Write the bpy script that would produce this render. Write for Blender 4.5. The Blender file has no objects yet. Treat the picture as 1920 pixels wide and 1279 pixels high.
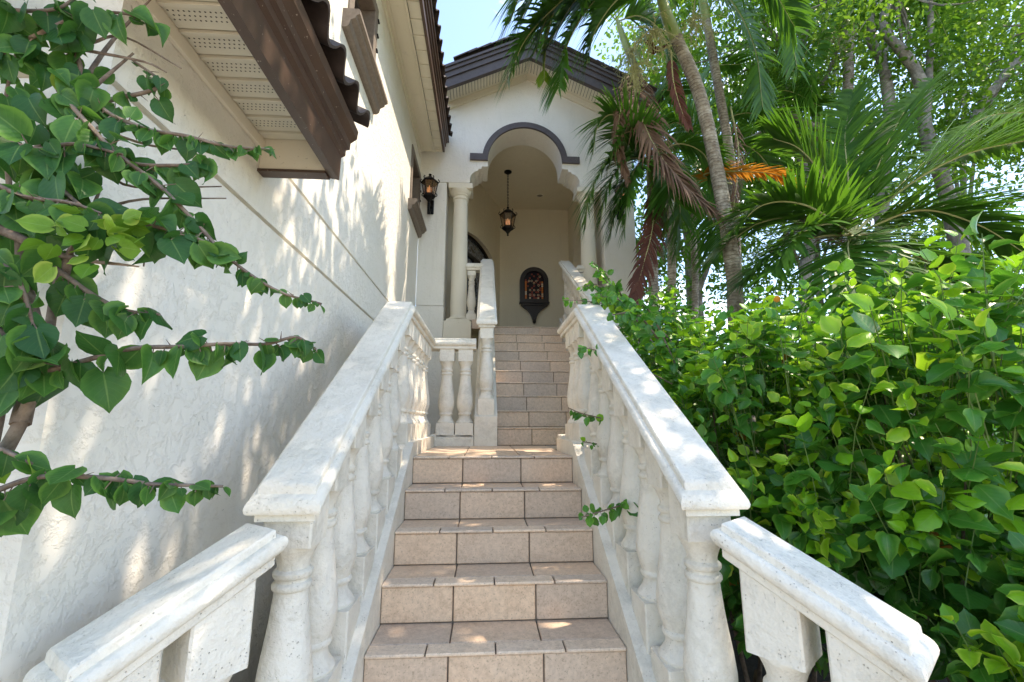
import bpy, math, random
import numpy as np
from mathutils import Vector, Matrix
random.seed(11); rng = np.random.default_rng(11)
S = bpy.context.scene
C = S.collection
R_ = math.radians

# ------------------------------------------------------------------ camera
CZ = 1.46; FPX = 826.9; TILT = .1807; YAW = .061
cam_d = bpy.data.cameras.new('camera'); cam = bpy.data.objects.new('camera', cam_d); C.objects.link(cam)
cam_d.sensor_width = 36; cam_d.lens = FPX / 1920 * 36; cam_d.clip_start = .02; cam_d.clip_end = 2000
cam.location = (0, 0, CZ); cam.rotation_euler = (math.pi / 2 + TILT, 0, -YAW)
S.camera = cam
# ------------------------------------------------------------------ world, sun, exposure
SUN_EL, SUN_AZ = R_(62), R_(7)            # azimuth measured from +X towards +Y
w = bpy.data.worlds.new('World'); S.world = w; w.use_nodes = True
nt = w.node_tree; bg = nt.nodes['Background']
sky = nt.nodes.new('ShaderNodeTexSky'); sky.sky_type = 'NISHITA'; sky.sun_disc = False
sky.sun_elevation = SUN_EL; sky.sun_rotation = math.pi / 2 - SUN_AZ
sky.air_density = 1.0; sky.dust_density = .4; sky.ozone_density = 3.0
# thin procedural clouds mixed into the sky
tc = nt.nodes.new('ShaderNodeTexCoord'); mp = nt.nodes.new('ShaderNodeMapping'); mp.inputs['Scale'].default_value = (1.6, 1.6, 3.5)
nz_ = nt.nodes.new('ShaderNodeTexNoise'); nz_.inputs['Scale'].default_value = 2.2; nz_.inputs['Detail'].default_value = 7; nz_.inputs['Roughness'].default_value = .6
cr = nt.nodes.new('ShaderNodeValToRGB'); cr.color_ramp.elements[0].position = .56; cr.color_ramp.elements[1].position = .85
mx = nt.nodes.new('ShaderNodeMixRGB'); mx.inputs[2].default_value = (9.5, 9.8, 10.2, 1)
nt.links.new(tc.outputs['Generated'], mp.inputs[0]); nt.links.new(mp.outputs[0], nz_.inputs['Vector']); nt.links.new(nz_.outputs['Fac'], cr.inputs[0])
nt.links.new(cr.outputs[0], mx.inputs[0]); hs = nt.nodes.new('ShaderNodeHueSaturation'); hs.inputs['Saturation'].default_value = 1.08; nt.links.new(sky.outputs[0], hs.inputs['Color']); nt.links.new(hs.outputs[0], mx.inputs[1]); nt.links.new(mx.outputs[0], bg.inputs['Color'])
bg.inputs['Strength'].default_value = .15
sun_d = bpy.data.lights.new('sun', 'SUN'); sun = bpy.data.objects.new('sun', sun_d); C.objects.link(sun)
sun_d.energy = 2.0; sun_d.angle = R_(.53); sun_d.color = (1, .965, .91)
SD = Vector((math.cos(SUN_EL) * math.cos(SUN_AZ), math.cos(SUN_EL) * math.sin(SUN_AZ), math.sin(SUN_EL)))
sun.rotation_euler = (-SD).to_track_quat('-Z', 'Y').to_euler(); sun.location = SD * 30
S.view_settings.view_transform = 'Standard'; S.view_settings.look = 'None'; S.view_settings.gamma = 1
S.view_settings.exposure = 1.98
S.view_settings.use_white_balance = True; S.view_settings.white_balance_temperature = 8250; S.view_settings.white_balance_tint = 14
S.cycles.use_denoising = True; S.cycles.max_bounces = 7; S.cycles.diffuse_bounces = 5; S.cycles.transparent_max_bounces = 8
S.cycles.transmission_bounces = 4; S.cycles.caustics_reflective = False; S.cycles.caustics_refractive = False; S.cycles.sample_clamp_indirect = 6

# ------------------------------------------------------------------ pixel -> point
_cy, _sy, _ct, _st = math.cos(YAW), math.sin(YAW), math.cos(TILT), math.sin(TILT)
_F = np.array([_sy * _ct, _cy * _ct, _st]); _Rt = np.array([_cy, -_sy, 0.]); _U = np.cross(_Rt, _F)
def P(px, py, Y):
    d = _F + _Rt * (px - 960) / FPX - _U * (py - 639.5) / FPX
    return Vector(d * (Y / d[1])) + Vector((0, 0, CZ))
def pix(p):
    q = np.asarray(p) - np.array([0, 0, CZ]); z = q @ _F
    return 960 + FPX * (q @ _Rt) / z, 639.5 - FPX * (q @ _U) / z, z

# ------------------------------------------------------------------ helpers
def link(o, parent=None):
    C.objects.link(o)
    if parent is not None: o.parent = parent
    return o
def mesh_of(name, vs, fs, mats, smooth=None, mi=None):
    me = bpy.data.meshes.new(name); me.from_pydata([tuple(v) for v in vs], [], fs)
    for m in (mats if isinstance(mats, (list, tuple)) else [mats]): me.materials.append(m)
    if mi is not None: me.polygons.foreach_set('material_index', mi)
    if smooth is not None:
        me.polygons.foreach_set('use_smooth', [True] * len(me.polygons)); me.set_sharp_from_angle(angle=R_(smooth))
    me.update(); return me
def obj(name, vs, fs, mat, parent=None, smooth=None, loc=None):
    o = bpy.data.objects.new(name, mesh_of(name, vs, fs, mat, smooth))
    if loc: o.location = loc
    return link(o, parent)
def inst(name, me, loc, parent=None, rot=None, scale=None):
    o = bpy.data.objects.new(name, me); o.location = loc
    if rot is not None: o.rotation_euler = rot
    if scale is not None: o.scale = scale if hasattr(scale, '__len__') else (scale,) * 3
    return link(o, parent)
def tag(o, label=None, cat=None, group=None, kind=None):
    if label: o['label'] = label
    if cat: o['category'] = cat
    if group: o['group'] = group
    if kind: o['kind'] = kind
    return o
def empty(name, loc=(0, 0, 0), label=None, cat=None, group=None):
    o = bpy.data.objects.new(name, None); o.location = loc; o.empty_display_size = .1; link(o); return tag(o, label, cat, group)
class MB:
    def __init__(s): s.v = []; s.f = []
    def add(s, vs, fs):
        b = len(s.v); s.v += [tuple(v) for v in vs]; s.f += [tuple(i + b for i in f) for f in fs]; return s
    def box(s, x0, x1, y0, y1, z0, z1, b=0):
        if b <= 0:
            vs = [(x, y, z) for z in (z0, z1) for y in (y0, y1) for x in (x0, x1)]
            return s.add(vs, [(0, 2, 3, 1), (4, 5, 7, 6), (0, 1, 5, 4), (2, 6, 7, 3), (0, 4, 6, 2), (1, 3, 7, 5)])
        b = min(b, (x1 - x0) * .45, (y1 - y0) * .45, (z1 - z0) * .45); rings = []
        for z, i in ((z0, b), (z0 + b, 0), (z1 - b, 0), (z1, b)):
            X0, X1, Y0, Y1 = x0 + i, x1 - i, y0 + i, y1 - i
            if i: ring = [(X0, Y0, z), (X1, Y0, z), (X1, Y1, z), (X0, Y1, z)]; ring = [q for q in ring for _ in (0, 1)]
            else: ring = [(X0, Y0 + b, z), (X0 + b, Y0, z), (X1 - b, Y0, z), (X1, Y0 + b, z), (X1, Y1 - b, z), (X1 - b, Y1, z), (X0 + b, Y1, z), (X0, Y1 - b, z)]
            rings.append(ring)
        k = b * .7
        for j, z in ((0, z0), (3, z1)):
            rings[j] = [(x0 + b, y0 + b, z)] * 0 + [(x0 + b, y0 + b + .0001, z), (x0 + b + .0001, y0 + b, z), (x1 - b - .0001, y0 + b, z), (x1 - b, y0 + b + .0001, z), (x1 - b, y1 - b - .0001, z), (x1 - b - .0001, y1 - b, z), (x0 + b + .0001, y1 - b, z), (x0 + b, y1 - b - .0001, z)]
        vs = [q for r in rings for q in r]; fs = [tuple(range(7, -1, -1)), tuple(range(24, 32))]
        for r in range(3):
            for i in range(8): j = (i + 1) % 8; fs.append((r * 8 + i, r * 8 + j, r * 8 + 8 + j, r * 8 + 8 + i))
        return s.add(vs, fs)
    def prism(s, poly, axis, a, b):                      # poly in the two other axes, extruded along axis
        n = len(poly)
        def mk(t):
            if axis == 'x': return [(t, p[0], p[1]) for p in poly]
            if axis == 'y': return [(p[0], t, p[1]) for p in poly]
            return [(p[0], p[1], t) for p in poly]
        return s.add(mk(a) + mk(b), [tuple(range(n))[::-1], tuple(range(n, 2 * n))] + [(i, (i + 1) % n, n + (i + 1) % n, n + i) for i in range(n)])
    def lathe(s, prof, seg=20, c=(0, 0, 0)):
        vs = []; n = len(prof)
        for r, z in prof:
            for k in range(seg): a = 2 * math.pi * k / seg; vs.append((c[0] + r * math.cos(a), c[1] + r * math.sin(a), c[2] + z))
        fs = [(i * seg + k, i * seg + (k + 1) % seg, (i + 1) * seg + (k + 1) % seg, (i + 1) * seg + k) for i in range(n - 1) for k in range(seg)]
        return s.add(vs, fs + [tuple(range(seg))[::-1], tuple((n - 1) * seg + k for k in range(seg))])
    def tube(s, pts, rad, seg=8):
        pts = [Vector(p) for p in pts]; n = len(pts); rad = rad if hasattr(rad, '__len__') else [rad] * n; vs = []; up = None
        for i in range(n):
            t = (pts[min(i + 1, n - 1)] - pts[max(i - 1, 0)]).normalized()
            if up is None: up = Vector((0, 0, 1)) if abs(t.z) < .9 else Vector((1, 0, 0))
            a = t.cross(up).normalized(); b = a.cross(t).normalized(); up = b
            for k in range(seg):
                th = 2 * math.pi * k / seg; vs.append(pts[i] + (a * math.cos(th) + b * math.sin(th)) * rad[i])
        fs = [(i * seg + k, i * seg + (k + 1) % seg, (i + 1) * seg + (k + 1) % seg, (i + 1) * seg + k) for i in range(n - 1) for k in range(seg)]
        return s.add(vs, fs + [tuple(range(seg))[::-1], tuple((n - 1) * seg + k for k in range(seg))])
    def build(s, name, mat, parent=None, smooth=None): return obj(name, s.v, s.f, mat, parent, smooth)
def spline(pts, n):
    pts = [Vector(p) for p in pts]; q = [pts[0] * 2 - pts[1]] + pts + [pts[-1] * 2 - pts[-2]]; out = []
    m = len(pts) - 1
    for k in range(n + 1):
        u = k / n * m; i = min(int(u), m - 1); t = u - i; a, b, c, d = q[i:i + 4]
        out.append(.5 * ((2 * b) + (c - a) * t + (2 * a - 5 * b + 4 * c - d) * t * t + (3 * b - a - 3 * c + d) * t ** 3))
    return out

# ------------------------------------------------------------------ materials
class NT:
    def __init__(s, name):
        s.m = bpy.data.materials.new(name); s.m.use_nodes = True; s.t = s.m.node_tree; s.b = s.t.nodes['Principled BSDF']; s.out = s.t.nodes['Material Output']
    def n(s, typ, **k):
        nd = s.t.nodes.new('ShaderNode' + typ)
        for a, v in k.items():
            if a in nd.inputs: nd.inputs[a].default_value = v
            else: setattr(nd, a, v)
        return nd
    def l(s, a, b): s.t.links.new(a, b)
    def coord(s, scale=(1, 1, 1), which='Object'):
        c = s.n('TexCoord'); m = s.n('Mapping'); m.inputs['Scale'].default_value = scale; s.l(c.outputs[which], m.inputs[0]); return m.outputs[0]
    def noise(s, vec, scale, detail=4, rough=.55, dist=0):
        nd = s.n('TexNoise'); nd.inputs['Scale'].default_value = scale; nd.inputs['Detail'].default_value = detail; nd.inputs['Roughness'].default_value = rough; nd.inputs['Distortion'].default_value = dist
        if vec: s.l(vec, nd.inputs['Vector'])
        return nd.outputs['Fac']
    def ramp(s, fac, stops):
        nd = s.n('ValToRGB'); e = nd.color_ramp.elements
        while len(e) < len(stops): e.new(.5)
        for q, (p, c) in zip(e, stops): q.position = p; q.color = c if len(c) == 4 else (*c, 1)
        s.l(fac, nd.inputs[0]); return nd.outputs[0]
    def mix(s, fac, a, b, typ='MIX'):
        nd = s.n('MixRGB', blend_type=typ)
        for i, v in ((0, fac), (1, a), (2, b)):
            if isinstance(v, (int, float)): nd.inputs[i].default_value = v
            elif isinstance(v, tuple): nd.inputs[i].default_value = v if len(v) == 4 else (*v, 1)
            else: s.l(v, nd.inputs[i])
        return nd.outputs[0]
    def math(s, op, a, b=None):
        nd = s.n('Math', operation=op)
        for i, v in ((0, a), (1, b)):
            if v is None: continue
            if isinstance(v, (int, float)): nd.inputs[i].default_value = v
            else: s.l(v, nd.inputs[i])
        return nd.outputs[0]
    def bump(s, h, strength, dist, prev=None):
        nd = s.n('Bump'); nd.inputs['Strength'].default_value = strength; nd.inputs['Distance'].default_value = dist; s.l(h, nd.inputs['Height'])
        if prev: s.l(prev, nd.inputs['Normal'])
        return nd.outputs[0]
    def done(s, color=None, rough=None, normal=None, metal=None, spec=None):
        for k, v in (('Base Color', color), ('Roughness', rough), ('Normal', normal), ('Metallic', metal), ('Specular IOR Level', spec)):
            if v is None: continue
            if isinstance(v, (int, float)): s.b.inputs[k].default_value = v
            elif isinstance(v, tuple): s.b.inputs[k].default_value = (*v, 1)
            else: s.l(v, s.b.inputs[k])
        return s.m
def stucco(name, c1, c2, bump=.5, scale=1.0):
    m = NT(name); v = m.coord()
    a = m.noise(v, 21 * scale, 6, .66, .25); trowel = m.ramp(a, [(.47, (0, 0, 0)), (.60, (1, 1, 1))])
    fine = m.noise(v, 70 * scale, 3); blot = m.noise(v, 1.1, 5, .6)
    stv = m.coord((5, 5, .55)); st = m.noise(stv, 1.6, 5, .65)
    col = m.mix(m.ramp(blot, [(.35, (0, 0, 0)), (.7, (1, 1, 1))]), c1, c2)
    col = m.mix(m.ramp(st, [(.56, (0, 0, 0)), (.8, (.32, .32, .32))]), col, tuple(x * .72 for x in c2))
    pit = m.noise(m.coord((1, 1, 1.8)), 34 * scale, 3, .6, .8); pits = m.ramp(pit, [(.25, (1, 1, 1)), (.31, (0, 0, 0))])
    col = m.mix(m.math('MULTIPLY', pits, .7), col, tuple(x * .4 for x in c2))
    n = m.bump(trowel, bump * .9, .008); n = m.bump(fine, bump * .35, .003, n); n = m.bump(m.ramp(pit, [(.24, (0, 0, 0)), (.34, (1, 1, 1))]), bump * .7, .006, n)
    return m.done(col, .9, n, spec=.25)
M = {}
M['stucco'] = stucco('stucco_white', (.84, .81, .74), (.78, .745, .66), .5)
M['cream_stucco'] = stucco('stucco_cream', (.81, .74, .58), (.77, .69, .53), .4)  # cream stucco for porch walls, ceiling and wall grooves
M['smooth_cream'] = stucco('smooth_cream', (.79, .74, .62), (.74, .68, .55), .12)
def stone():
    m = NT('cast_stone_white'); v = m.coord(); oi = m.n('ObjectInfo')
    vv = m.n('VectorMath', operation='ADD'); m.l(v, vv.inputs[0]); m.l(oi.outputs['Location'], vv.inputs[1]); v = vv.outputs[0]
    big = m.noise(v, 3.5, 5, .6); fine = m.noise(v, 60, 4, .6)
    vor = m.n('TexVoronoi', feature='F1'); vor.inputs['Scale'].default_value = 95; vor.inputs['Randomness'].default_value = 1; m.l(v, vor.inputs['Vector'])
    pmask = m.noise(v, 14, 2); pit = m.math('MULTIPLY', m.ramp(m.math('ADD', vor.outputs['Distance'], m.math('MULTIPLY', m.noise(v, 150, 2), .25)), [(.20, (1, 1, 1)), (.32, (0, 0, 0))]), m.ramp(pmask, [(.46, (0, 0, 0)), (.62, (1, 1, 1))]))
    col = m.mix(m.ramp(big, [(.3, (0, 0, 0)), (.72, (1, 1, 1))]), (.83, .785, .69), (.76, .71, .615))
    grime = m.ramp(m.noise(v, 4.5, 9, .8), [(.48, (0, 0, 0)), (.72, (.7, .7, .7))]); col = m.mix(grime, col, (.46, .43, .36))
    col = m.mix(m.math('MULTIPLY', pit, .6), col, (.30, .27, .22))
    n = m.bump(fine, .8, .006); n = m.bump(m.noise(v, 22, 4), .6, .014, n); n = m.bump(m.math('SUBTRACT', 1, pit), .8, .006, n)
    return m.done(col, .85, n, spec=.3)
M['stone'] = stone()
def tile(name, base, var):
    m = NT(name); v = m.coord(); oi = m.n('ObjectInfo')
    vv = m.n('VectorMath', operation='ADD'); m.l(v, vv.inputs[0]); m.l(oi.outputs['Location'], vv.inputs[1]); v = vv.outputs[0]
    a = m.noise(v, 6, 6, .65); b = m.noise(v, 45, 5, .7)
    col = m.mix(m.ramp(a, [(.3, (0, 0, 0)), (.7, (1, 1, 1))]), base, var)
    col = m.mix(m.ramp(b, [(.35, (0, 0, 0)), (.62, (.6, .6, .6))]), col, tuple(min(1, x * 1.35) for x in base))
    col = m.mix(m.ramp(m.noise(v, 120, 2), [(.3, (.5, .5, .5)), (.42, (0, 0, 0))]), col, tuple(x * .5 for x in var))
    hsv = m.n('HueSaturation'); m.l(col, hsv.inputs['Color']); m.l(m.math('ADD', m.math('MULTIPLY', oi.outputs['Random'], .3), .86), hsv.inputs['Value'])
    m.l(m.math('ADD', m.math('MULTIPLY', oi.outputs['Random'], .25), .88), hsv.inputs['Saturation'])
    return m.done(hsv.outputs[0], .48, m.bump(b, .25, .003), spec=.4)
M['tile'] = tile('ceramic_tile', (.62, .475, .36), (.54, .385, .275))
M['nosing'] = tile('ceramic_nosing', (.69, .55, .43), (.61, .46, .34))
def plain(name, c, rough=.6, metal=0, var=.15, scale=12, bump=.1, spec=.4):
    m = NT(name); v = m.coord(); a = m.noise(v, scale, 5, .6)
    col = m.mix(m.ramp(a, [(.3, (0, 0, 0)), (.7, (1, 1, 1))]), tuple(x * (1 - var) for x in c), tuple(min(1, x * (1 + var)) for x in c))
    return m.done(col, rough, m.bump(a, bump, .004), metal, spec)
M['grout'] = plain('grout', (.20, .16, .125), .95, bump=.4, scale=40)
def wood():
    m = NT('brown_painted_wood'); v = m.coord((1, 1, 1)); a = m.noise(v, 5, 6, .7); s = m.noise(v, 60, 2)
    col = m.mix(m.ramp(a, [(.3, (0, 0, 0)), (.75, (1, 1, 1))]), (.060, .034, .023), (.095, .052, .034))
    col = m.mix(m.ramp(s, [(.70, (0, 0, 0)), (.74, (.6, .6, .6))]), col, (.45, .38, .32))
    return m.done(col, .42, m.bump(a, .15, .004), spec=.5)
M['wood'] = wood()
M['trim'] = plain('grey_brown_trim', (.095, .078, .078), .6)
M['frame'] = plain('taupe_window_surround', (.20, .16, .13), .75, bump=.4, scale=30)
M['roof'] = plain('dark_roof_tile', (.055, .04, .034), .65, var=.35, scale=9, bump=.4)
M['terracotta'] = plain('terracotta_tile', (.34, .13, .07), .7, var=.3, scale=9)
M['soffit'] = plain('vinyl_soffit', (.74, .70, .58), .6, var=.03)
M['hole'] = plain('soffit_hole', (.10, .09, .07), .9)
M['iron'] = plain('black_iron', (.014, .013, .013), .42, .6, var=.3, scale=25)
M['bark'] = None
def glassmat(name, c, rough=.08, alpha=.55):
    m = NT(name); m.b.inputs['Base Color'].default_value = (*c, 1); m.b.inputs['Roughness'].default_value = rough; m.b.inputs['Specular IOR Level'].default_value = .8
    m.b.inputs['Alpha'].default_value = alpha; return m.m
M['winglass'] = NT('window_glass').done((.03, .045, .045), .06, spec=.9)
M['amber'] = glassmat('amber_glass', (.40, .22, .10), .12, .35)
def emit(name, c, s):
    m = NT(name); m.b.inputs['Emission Color'].default_value = (*c, 1); m.b.inputs['Emission Strength'].default_value = s; return m.done(c, .5)
M['bulb'] = emit('candle_bulb', (1, .45, .2), .12)
M['downlight'] = plain('downlight_inside', (.25, .22, .17), .5)
def doorglass():
    m = NT('etched_door_glass'); v = m.coord((1, 1, 1)); a = m.noise(v, 9, 4, .6, 2.5)
    return m.done(m.ramp(a, [(.47, (.010, .012, .018)), (.5, (.45, .52, .60)), (.55, (.02, .03, .05))]), .1, spec=.8)
M['doorglass'] = doorglass()
M['pane_orange'] = plain('orange_glass', (.80, .22, .045), .25, var=.4, scale=60)
M['pane_dark'] = plain('dark_violet_glass', (.022, .012, .018), .2, var=.5, scale=60)
M['pane_light'] = plain('pale_glass', (.85, .58, .40), .25, var=.3, scale=60)
M['pane_red'] = plain('wine_red_glass', (.30, .06, .04), .25, var=.4, scale=60)

# ================================================================== GROUND
def ground():
    m = NT('mulch_ground'); v = m.coord(); a = m.noise(v, 14, 8, .75); b = m.noise(v, 1.3, 4)
    col = m.ramp(a, [(.3, (.012, .009, .007)), (.55, (.045, .030, .02)), (.75, (.13, .09, .06))]); col = m.mix(b, col, (.03, .025, .015))
    m.done(col, .95, m.bump(a, .9, .04))
    n = 60; vs = []; fs = []
    xs = [(-1 if i < n / 2 else 1) * (abs(i - n / 2) / (n / 2)) ** 3 * 400 for i in range(n + 1)]
    for y in xs:
        for x in xs:
            h = 0 if math.hypot(x, y) < 3 else .0
            vs.append((x, y + 3, h))
    for j in range(n):
        for i in range(n): a_ = j * (n + 1) + i; fs.append((a_, a_ + 1, a_ + n + 2, a_ + n + 1))
    o = obj('ground', vs, fs, m.m); tag(o, 'dark mulch ground under the shrubs and trees', kind='structure')
ground()
def bounce_driveway():  # unseen sunlit paving, added to bounce warm light onto house and steps
    m = NT('bounce_pavers'); v = m.coord(); br = m.n('TexBrick'); br.inputs['Scale'].default_value = 1; br.inputs['Brick Width'].default_value = .4; br.inputs['Row Height'].default_value = .2; br.inputs['Mortar Size'].default_value = .008
    br.inputs['Color1'].default_value = (.58, .50, .40, 1); br.inputs['Color2'].default_value = (.50, .42, .33, 1); br.inputs['Mortar'].default_value = (.25, .21, .17, 1); m.l(v, br.inputs['Vector'])
    m.done(m.mix(m.ramp(m.noise(v, 3, 5), [(.3, (0, 0, 0)), (.7, (.3, .3, .3))]), br.outputs['Color'], (.36, .30, .24)), .85)
    o = obj('bounce_driveway', [(-9, -16, .004), (9, -16, .004), (9, .55, .004), (-9, .55, .004)], [(0, 1, 2, 3)], m.m); tag(o, 'added unseen light paving in front that bounces light onto the house', kind='structure')
    o = obj('path', [(-.5, .55, .004), (.63, .55, .004), (.63, 1.5, .004), (-.5, 1.5, .004)], [(0, 1, 2, 3)], m.m); tag(o, 'added unseen light paving up to the lowest step, bouncing light upward', kind='structure')  # strip of the added bounce paving, between the flared railings
bounce_driveway()

# ================================================================== HOUSE
XW = -1.05; YF = 6.45; FLOOR = 2.975; RISE = .175
house = empty('house', (-1.05, 6.45, 0), 'white stucco two storey house with arched porch and brown eaves', 'house')
def hp(mb, name, mat, parent=house, smooth=None):
    o = mb.build(name, mat, None, smooth); o.parent = parent
    root = parent
    o.matrix_parent_inverse = Matrix.Translation(-(house.location)) if root is not None else Matrix()
    return o
# side wall: three courses parted by recessed grooves
YN = 1.138
hp(MB().box(-3.2, XW, YN, YF, 0, 2.385), 'lower_wall', M['stucco'])
hp(MB().box(-3.2, XW, YN, YF, 2.407, 2.722), 'band_wall', M['stucco'])
hp(MB().box(-3.2, XW - .025, YN + .025, YF, 2.386, 2.406), 'groove', M['cream_stucco'])
hp(MB().box(-3.2, XW - .02, 1.95, YF, 2.723, 2.742), 'groove', M['cream_stucco'])
hp(MB().box(-3.2, XW, YN, 1.949, 2.723, 2.95), 'band_wall', M['stucco'])
# upper wall built round the two window openings
W1 = (2.87, 3.57, 4.40, 5.23); W2 = (5.62, 6.38, 4.40, 5.23)
ZT = 5.62
for (y0, y1, z0, z1) in ((1.95, YF, 2.743, W1[2]), (1.95, YF, W1[3], ZT + .3), (1.95, W1[0], W1[2], W1[3]), (W1[1], W2[0], W1[2], W1[3]), (W2[1], YF, W1[2], W1[3])):
    hp(MB().box(-3.2 if y0 < 1.96 and z1 - z0 > .9 else XW - .35, XW, y0, y1, z0, z1), 'upper_wall', M['stucco'])
hp(MB().box(XW - .36, XW - .34, 1.96, YF, W1[2] - .1, W1[3] + .1), 'room_wall', M['hole'])
# windows with surround, recessed sash, glass, moulded sill
def window(y0, y1, z0, z1):
    wn = bpy.data.objects.new('window', None); link(wn, house); wn.location = (0, (y0 + y1) / 2 - YF, z0); wn['label'] = 'dark recessed window with taupe surround and moulded sill'
    def wp(mb, name, mat, smooth=None):
        o = mb.build(name, mat, wn, smooth); o.matrix_parent_inverse = Matrix.Translation((1.05, -(y0 + y1) / 2, -z0)); return o
    s = .075
    fr = MB(); p = XW + .018; q = XW - .14
    fr.box(q, p, y0 - .02, y0 + s, z0, z1 + .02, .006).box(q, p, y1 - s, y1 + .02, z0, z1 + .02, .006).box(q, p - .001, y0 + s, y1 - s, z1 - s, z1 + .02, .006)
    wp(fr, 'surround', M['frame'])
    sh = MB(); x0, x1 = XW - .17, XW - .12; a, b = y0 + s, y1 - s
    for (u0, u1, v0, v1) in ((a, a + .05, z0, z1 - s), (b - .05, b, z0, z1 - s), (a + .05, b - .05, z1 - s - .05, z1 - s), (a + .05, b - .05, z0, z0 + .05), ((a + b) / 2 - .02, (a + b) / 2 + .02, z0 + .05, z1 - s - .05)):
        sh.box(x0, x1, u0, u1, v0, v1)
    wp(sh, 'sash', M['trim'])
    wp(MB().box(XW - .155, XW - .15, a + .01, b - .01, z0 + .01, z1 - s - .01), 'pane', M['winglass'])
    # sill profile in x,z swept along y
    pr = [(XW - .14, z0 - .005), (XW + .115, z0 - .012), (XW + .125, z0 - .025), (XW + .125, z0 - .055), (XW + .10, z0 - .065), (XW + .095, z0 - .085), (XW + .06, z0 - .105), (XW + .05, z0 - .15), (XW + .03, z0 - .165), (XW - .14, z0 - .165)]
    wp(MB().prism([(x, z) for x, z in pr], 'y', y0 - .11, y1 + .11), 'sill', M['frame'])
    for t in np.linspace(z0 + .1, z1 - .1, 5): wp(MB().box(p - .004, p + .012, y1 - .01, y1 + .03, t - .008, t + .008), 'clip', M['iron'])
window(*W1); window(*W2)

# perforated soffit panel material-free: real holes as tiny dark discs
def soffit_run(parent, x0, x1, y0, y1, z, step, name='soffit_panel', holes=True):
    y = y0
    while y < y1 - .01:
        e = min(y + step, y1)
        mb = MB().box(x0, x1, y + .003, e - .003, z, z + .012, .002)
        mb.box(x0, x1, y + .003, y + .016, z - .007, z + .001)
        o = hp(mb, name, M['soffit'], parent)
        if holes:
            hb = MB(); sp = .0165; ny = int((e - y - .05) / sp); nx = int((x1 - x0 - .02) / sp)
            for j in range(ny):
                for i in range(nx):
                    cx_ = x0 + .014 + i * sp + (sp / 2 if j % 2 else 0); cy_ = y + .034 + j * sp
                    if cx_ > x1 - .008: continue
                    r = .0034; hb.add([(cx_ + r * math.cos(a), cy_ + r * math.sin(a), z - .0008) for a in (0, 1.05, 2.09, 3.14, 4.19, 5.24)], [(5, 4, 3, 2, 1, 0)])
            h = hb.build('vent_holes', M['hole'], o); h['kind'] = 'stuff'; h.matrix_parent_inverse = Matrix()
        y = e
def s_tile(w=.19, l=.40, amp=.032, th=.014):
    # pantile: one S-shaped cross-section, extruded along its length (local x), across local y
    n = 14; prof = []
    for i in range(n + 1):
        t = i / n; z = amp * math.sin(t * 2 * math.pi) + (amp * .35 * math.sin(t * math.pi) if t < .5 else 0); prof.append((t * w, z))
    vs = []
    for x, dz in ((0, 0), (l, .022)):
        vs += [(x, y, z + dz) for y, z in prof] + [(x, y, z + dz - th) for y, z in prof]
    m = n + 1; fs = []
    for i in range(n):
        fs += [(i, 2 * m + i, 2 * m + i + 1, i + 1), (m + i, m + i + 1, 3 * m + i + 1, 3 * m + i), (i, i + 1, m + i + 1, m + i), (2 * m + i, 3 * m + i, 3 * m + i + 1, 2 * m + i + 1)]
    fs += [(0, m, 3 * m, 2 * m), (n, 2 * m + n, 3 * m + n, m + n)]
    return vs, fs
tile_me = mesh_of('roof_tile', *s_tile(), M['roof'], 40)
tile_red = mesh_of('roof_tile_red', *s_tile(), M['terracotta'], 40)

# lower eave over the near wing
eave = bpy.data.objects.new('lower_eave', None); link(eave, house); eave.location = (0, 0, 0)
YE = 1.97
soffit_run(eave, XW + .012, -.742, .7, YE - .055, 2.752, .105)
hp(MB().box(XW, XW + .011, .7, YE - .055, 2.742, 2.758, .002), 'frieze_board', M['smooth_cream'], eave)
hp(MB().box(XW + .002, XW + .02, .7, YE - .055, 2.69, 2.741, .002), 'frieze_moulding', M['smooth_cream'], eave)
hp(MB().box(XW + .003, -.744, YE - .053, YE - .01, 2.60, 2.80), 'end_panel', M['smooth_cream'], eave)
fas = [(-.743, 2.595), (-.702, 2.588), (-.700, 2.705), (-.682, 2.714), (-.681, 2.743), (-.663, 2.748), (-.661, 2.782), (-.633, 2.804), (-.628, 2.845), (-.743, 2.85)]
hp(MB().prism(fas, 'y', .7, YE), 'fascia', M['wood'], eave)
hp(MB().box(XW, -.744, YE - .009, YE - .001, 2.588, 2.85), 'end_board', M['wood'], eave)
hp(MB().box(XW, -.745, YE - .062, YE - .008, 2.586, 2.5995), 'end_strip', M['wood'], eave)
rf = bpy.data.objects.new('lower_roof', None); link(rf, house)
hp(MB().prism([(-.64, 2.851), (-.64, 2.87), (-3.4, 3.95), (-3.4, 3.85)], 'y', .6, YE), 'roof_deck', M['roof'], rf)
SL = math.atan2(1.08, 2.76)
for j in range(8):
    for k in range(3):
        o = inst('roof_tile', tile_me, (0, 0, 0), rf); o.rotation_euler = (0, SL + math.pi * 0, math.pi)
        o.rotation_euler = Matrix.Rotation(math.pi, 3, 'Z').to_4x4().to_euler()
        mt = Matrix.Translation((-.588 - k * .33 * math.cos(SL), YE + .03 - j * .19, 2.905 + k * .33 * math.sin(SL) + random.uniform(-.004, .004))) @ Matrix.Rotation(math.pi, 4, 'Z') @ Matrix.Rotation(-SL, 4, 'Y') @ Matrix.Rotation(random.uniform(-.01, .01), 4, 'X')
        o.matrix_world = mt; o.matrix_parent_inverse = Matrix.Translation(-house.location); o.matrix_basis = mt

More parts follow.
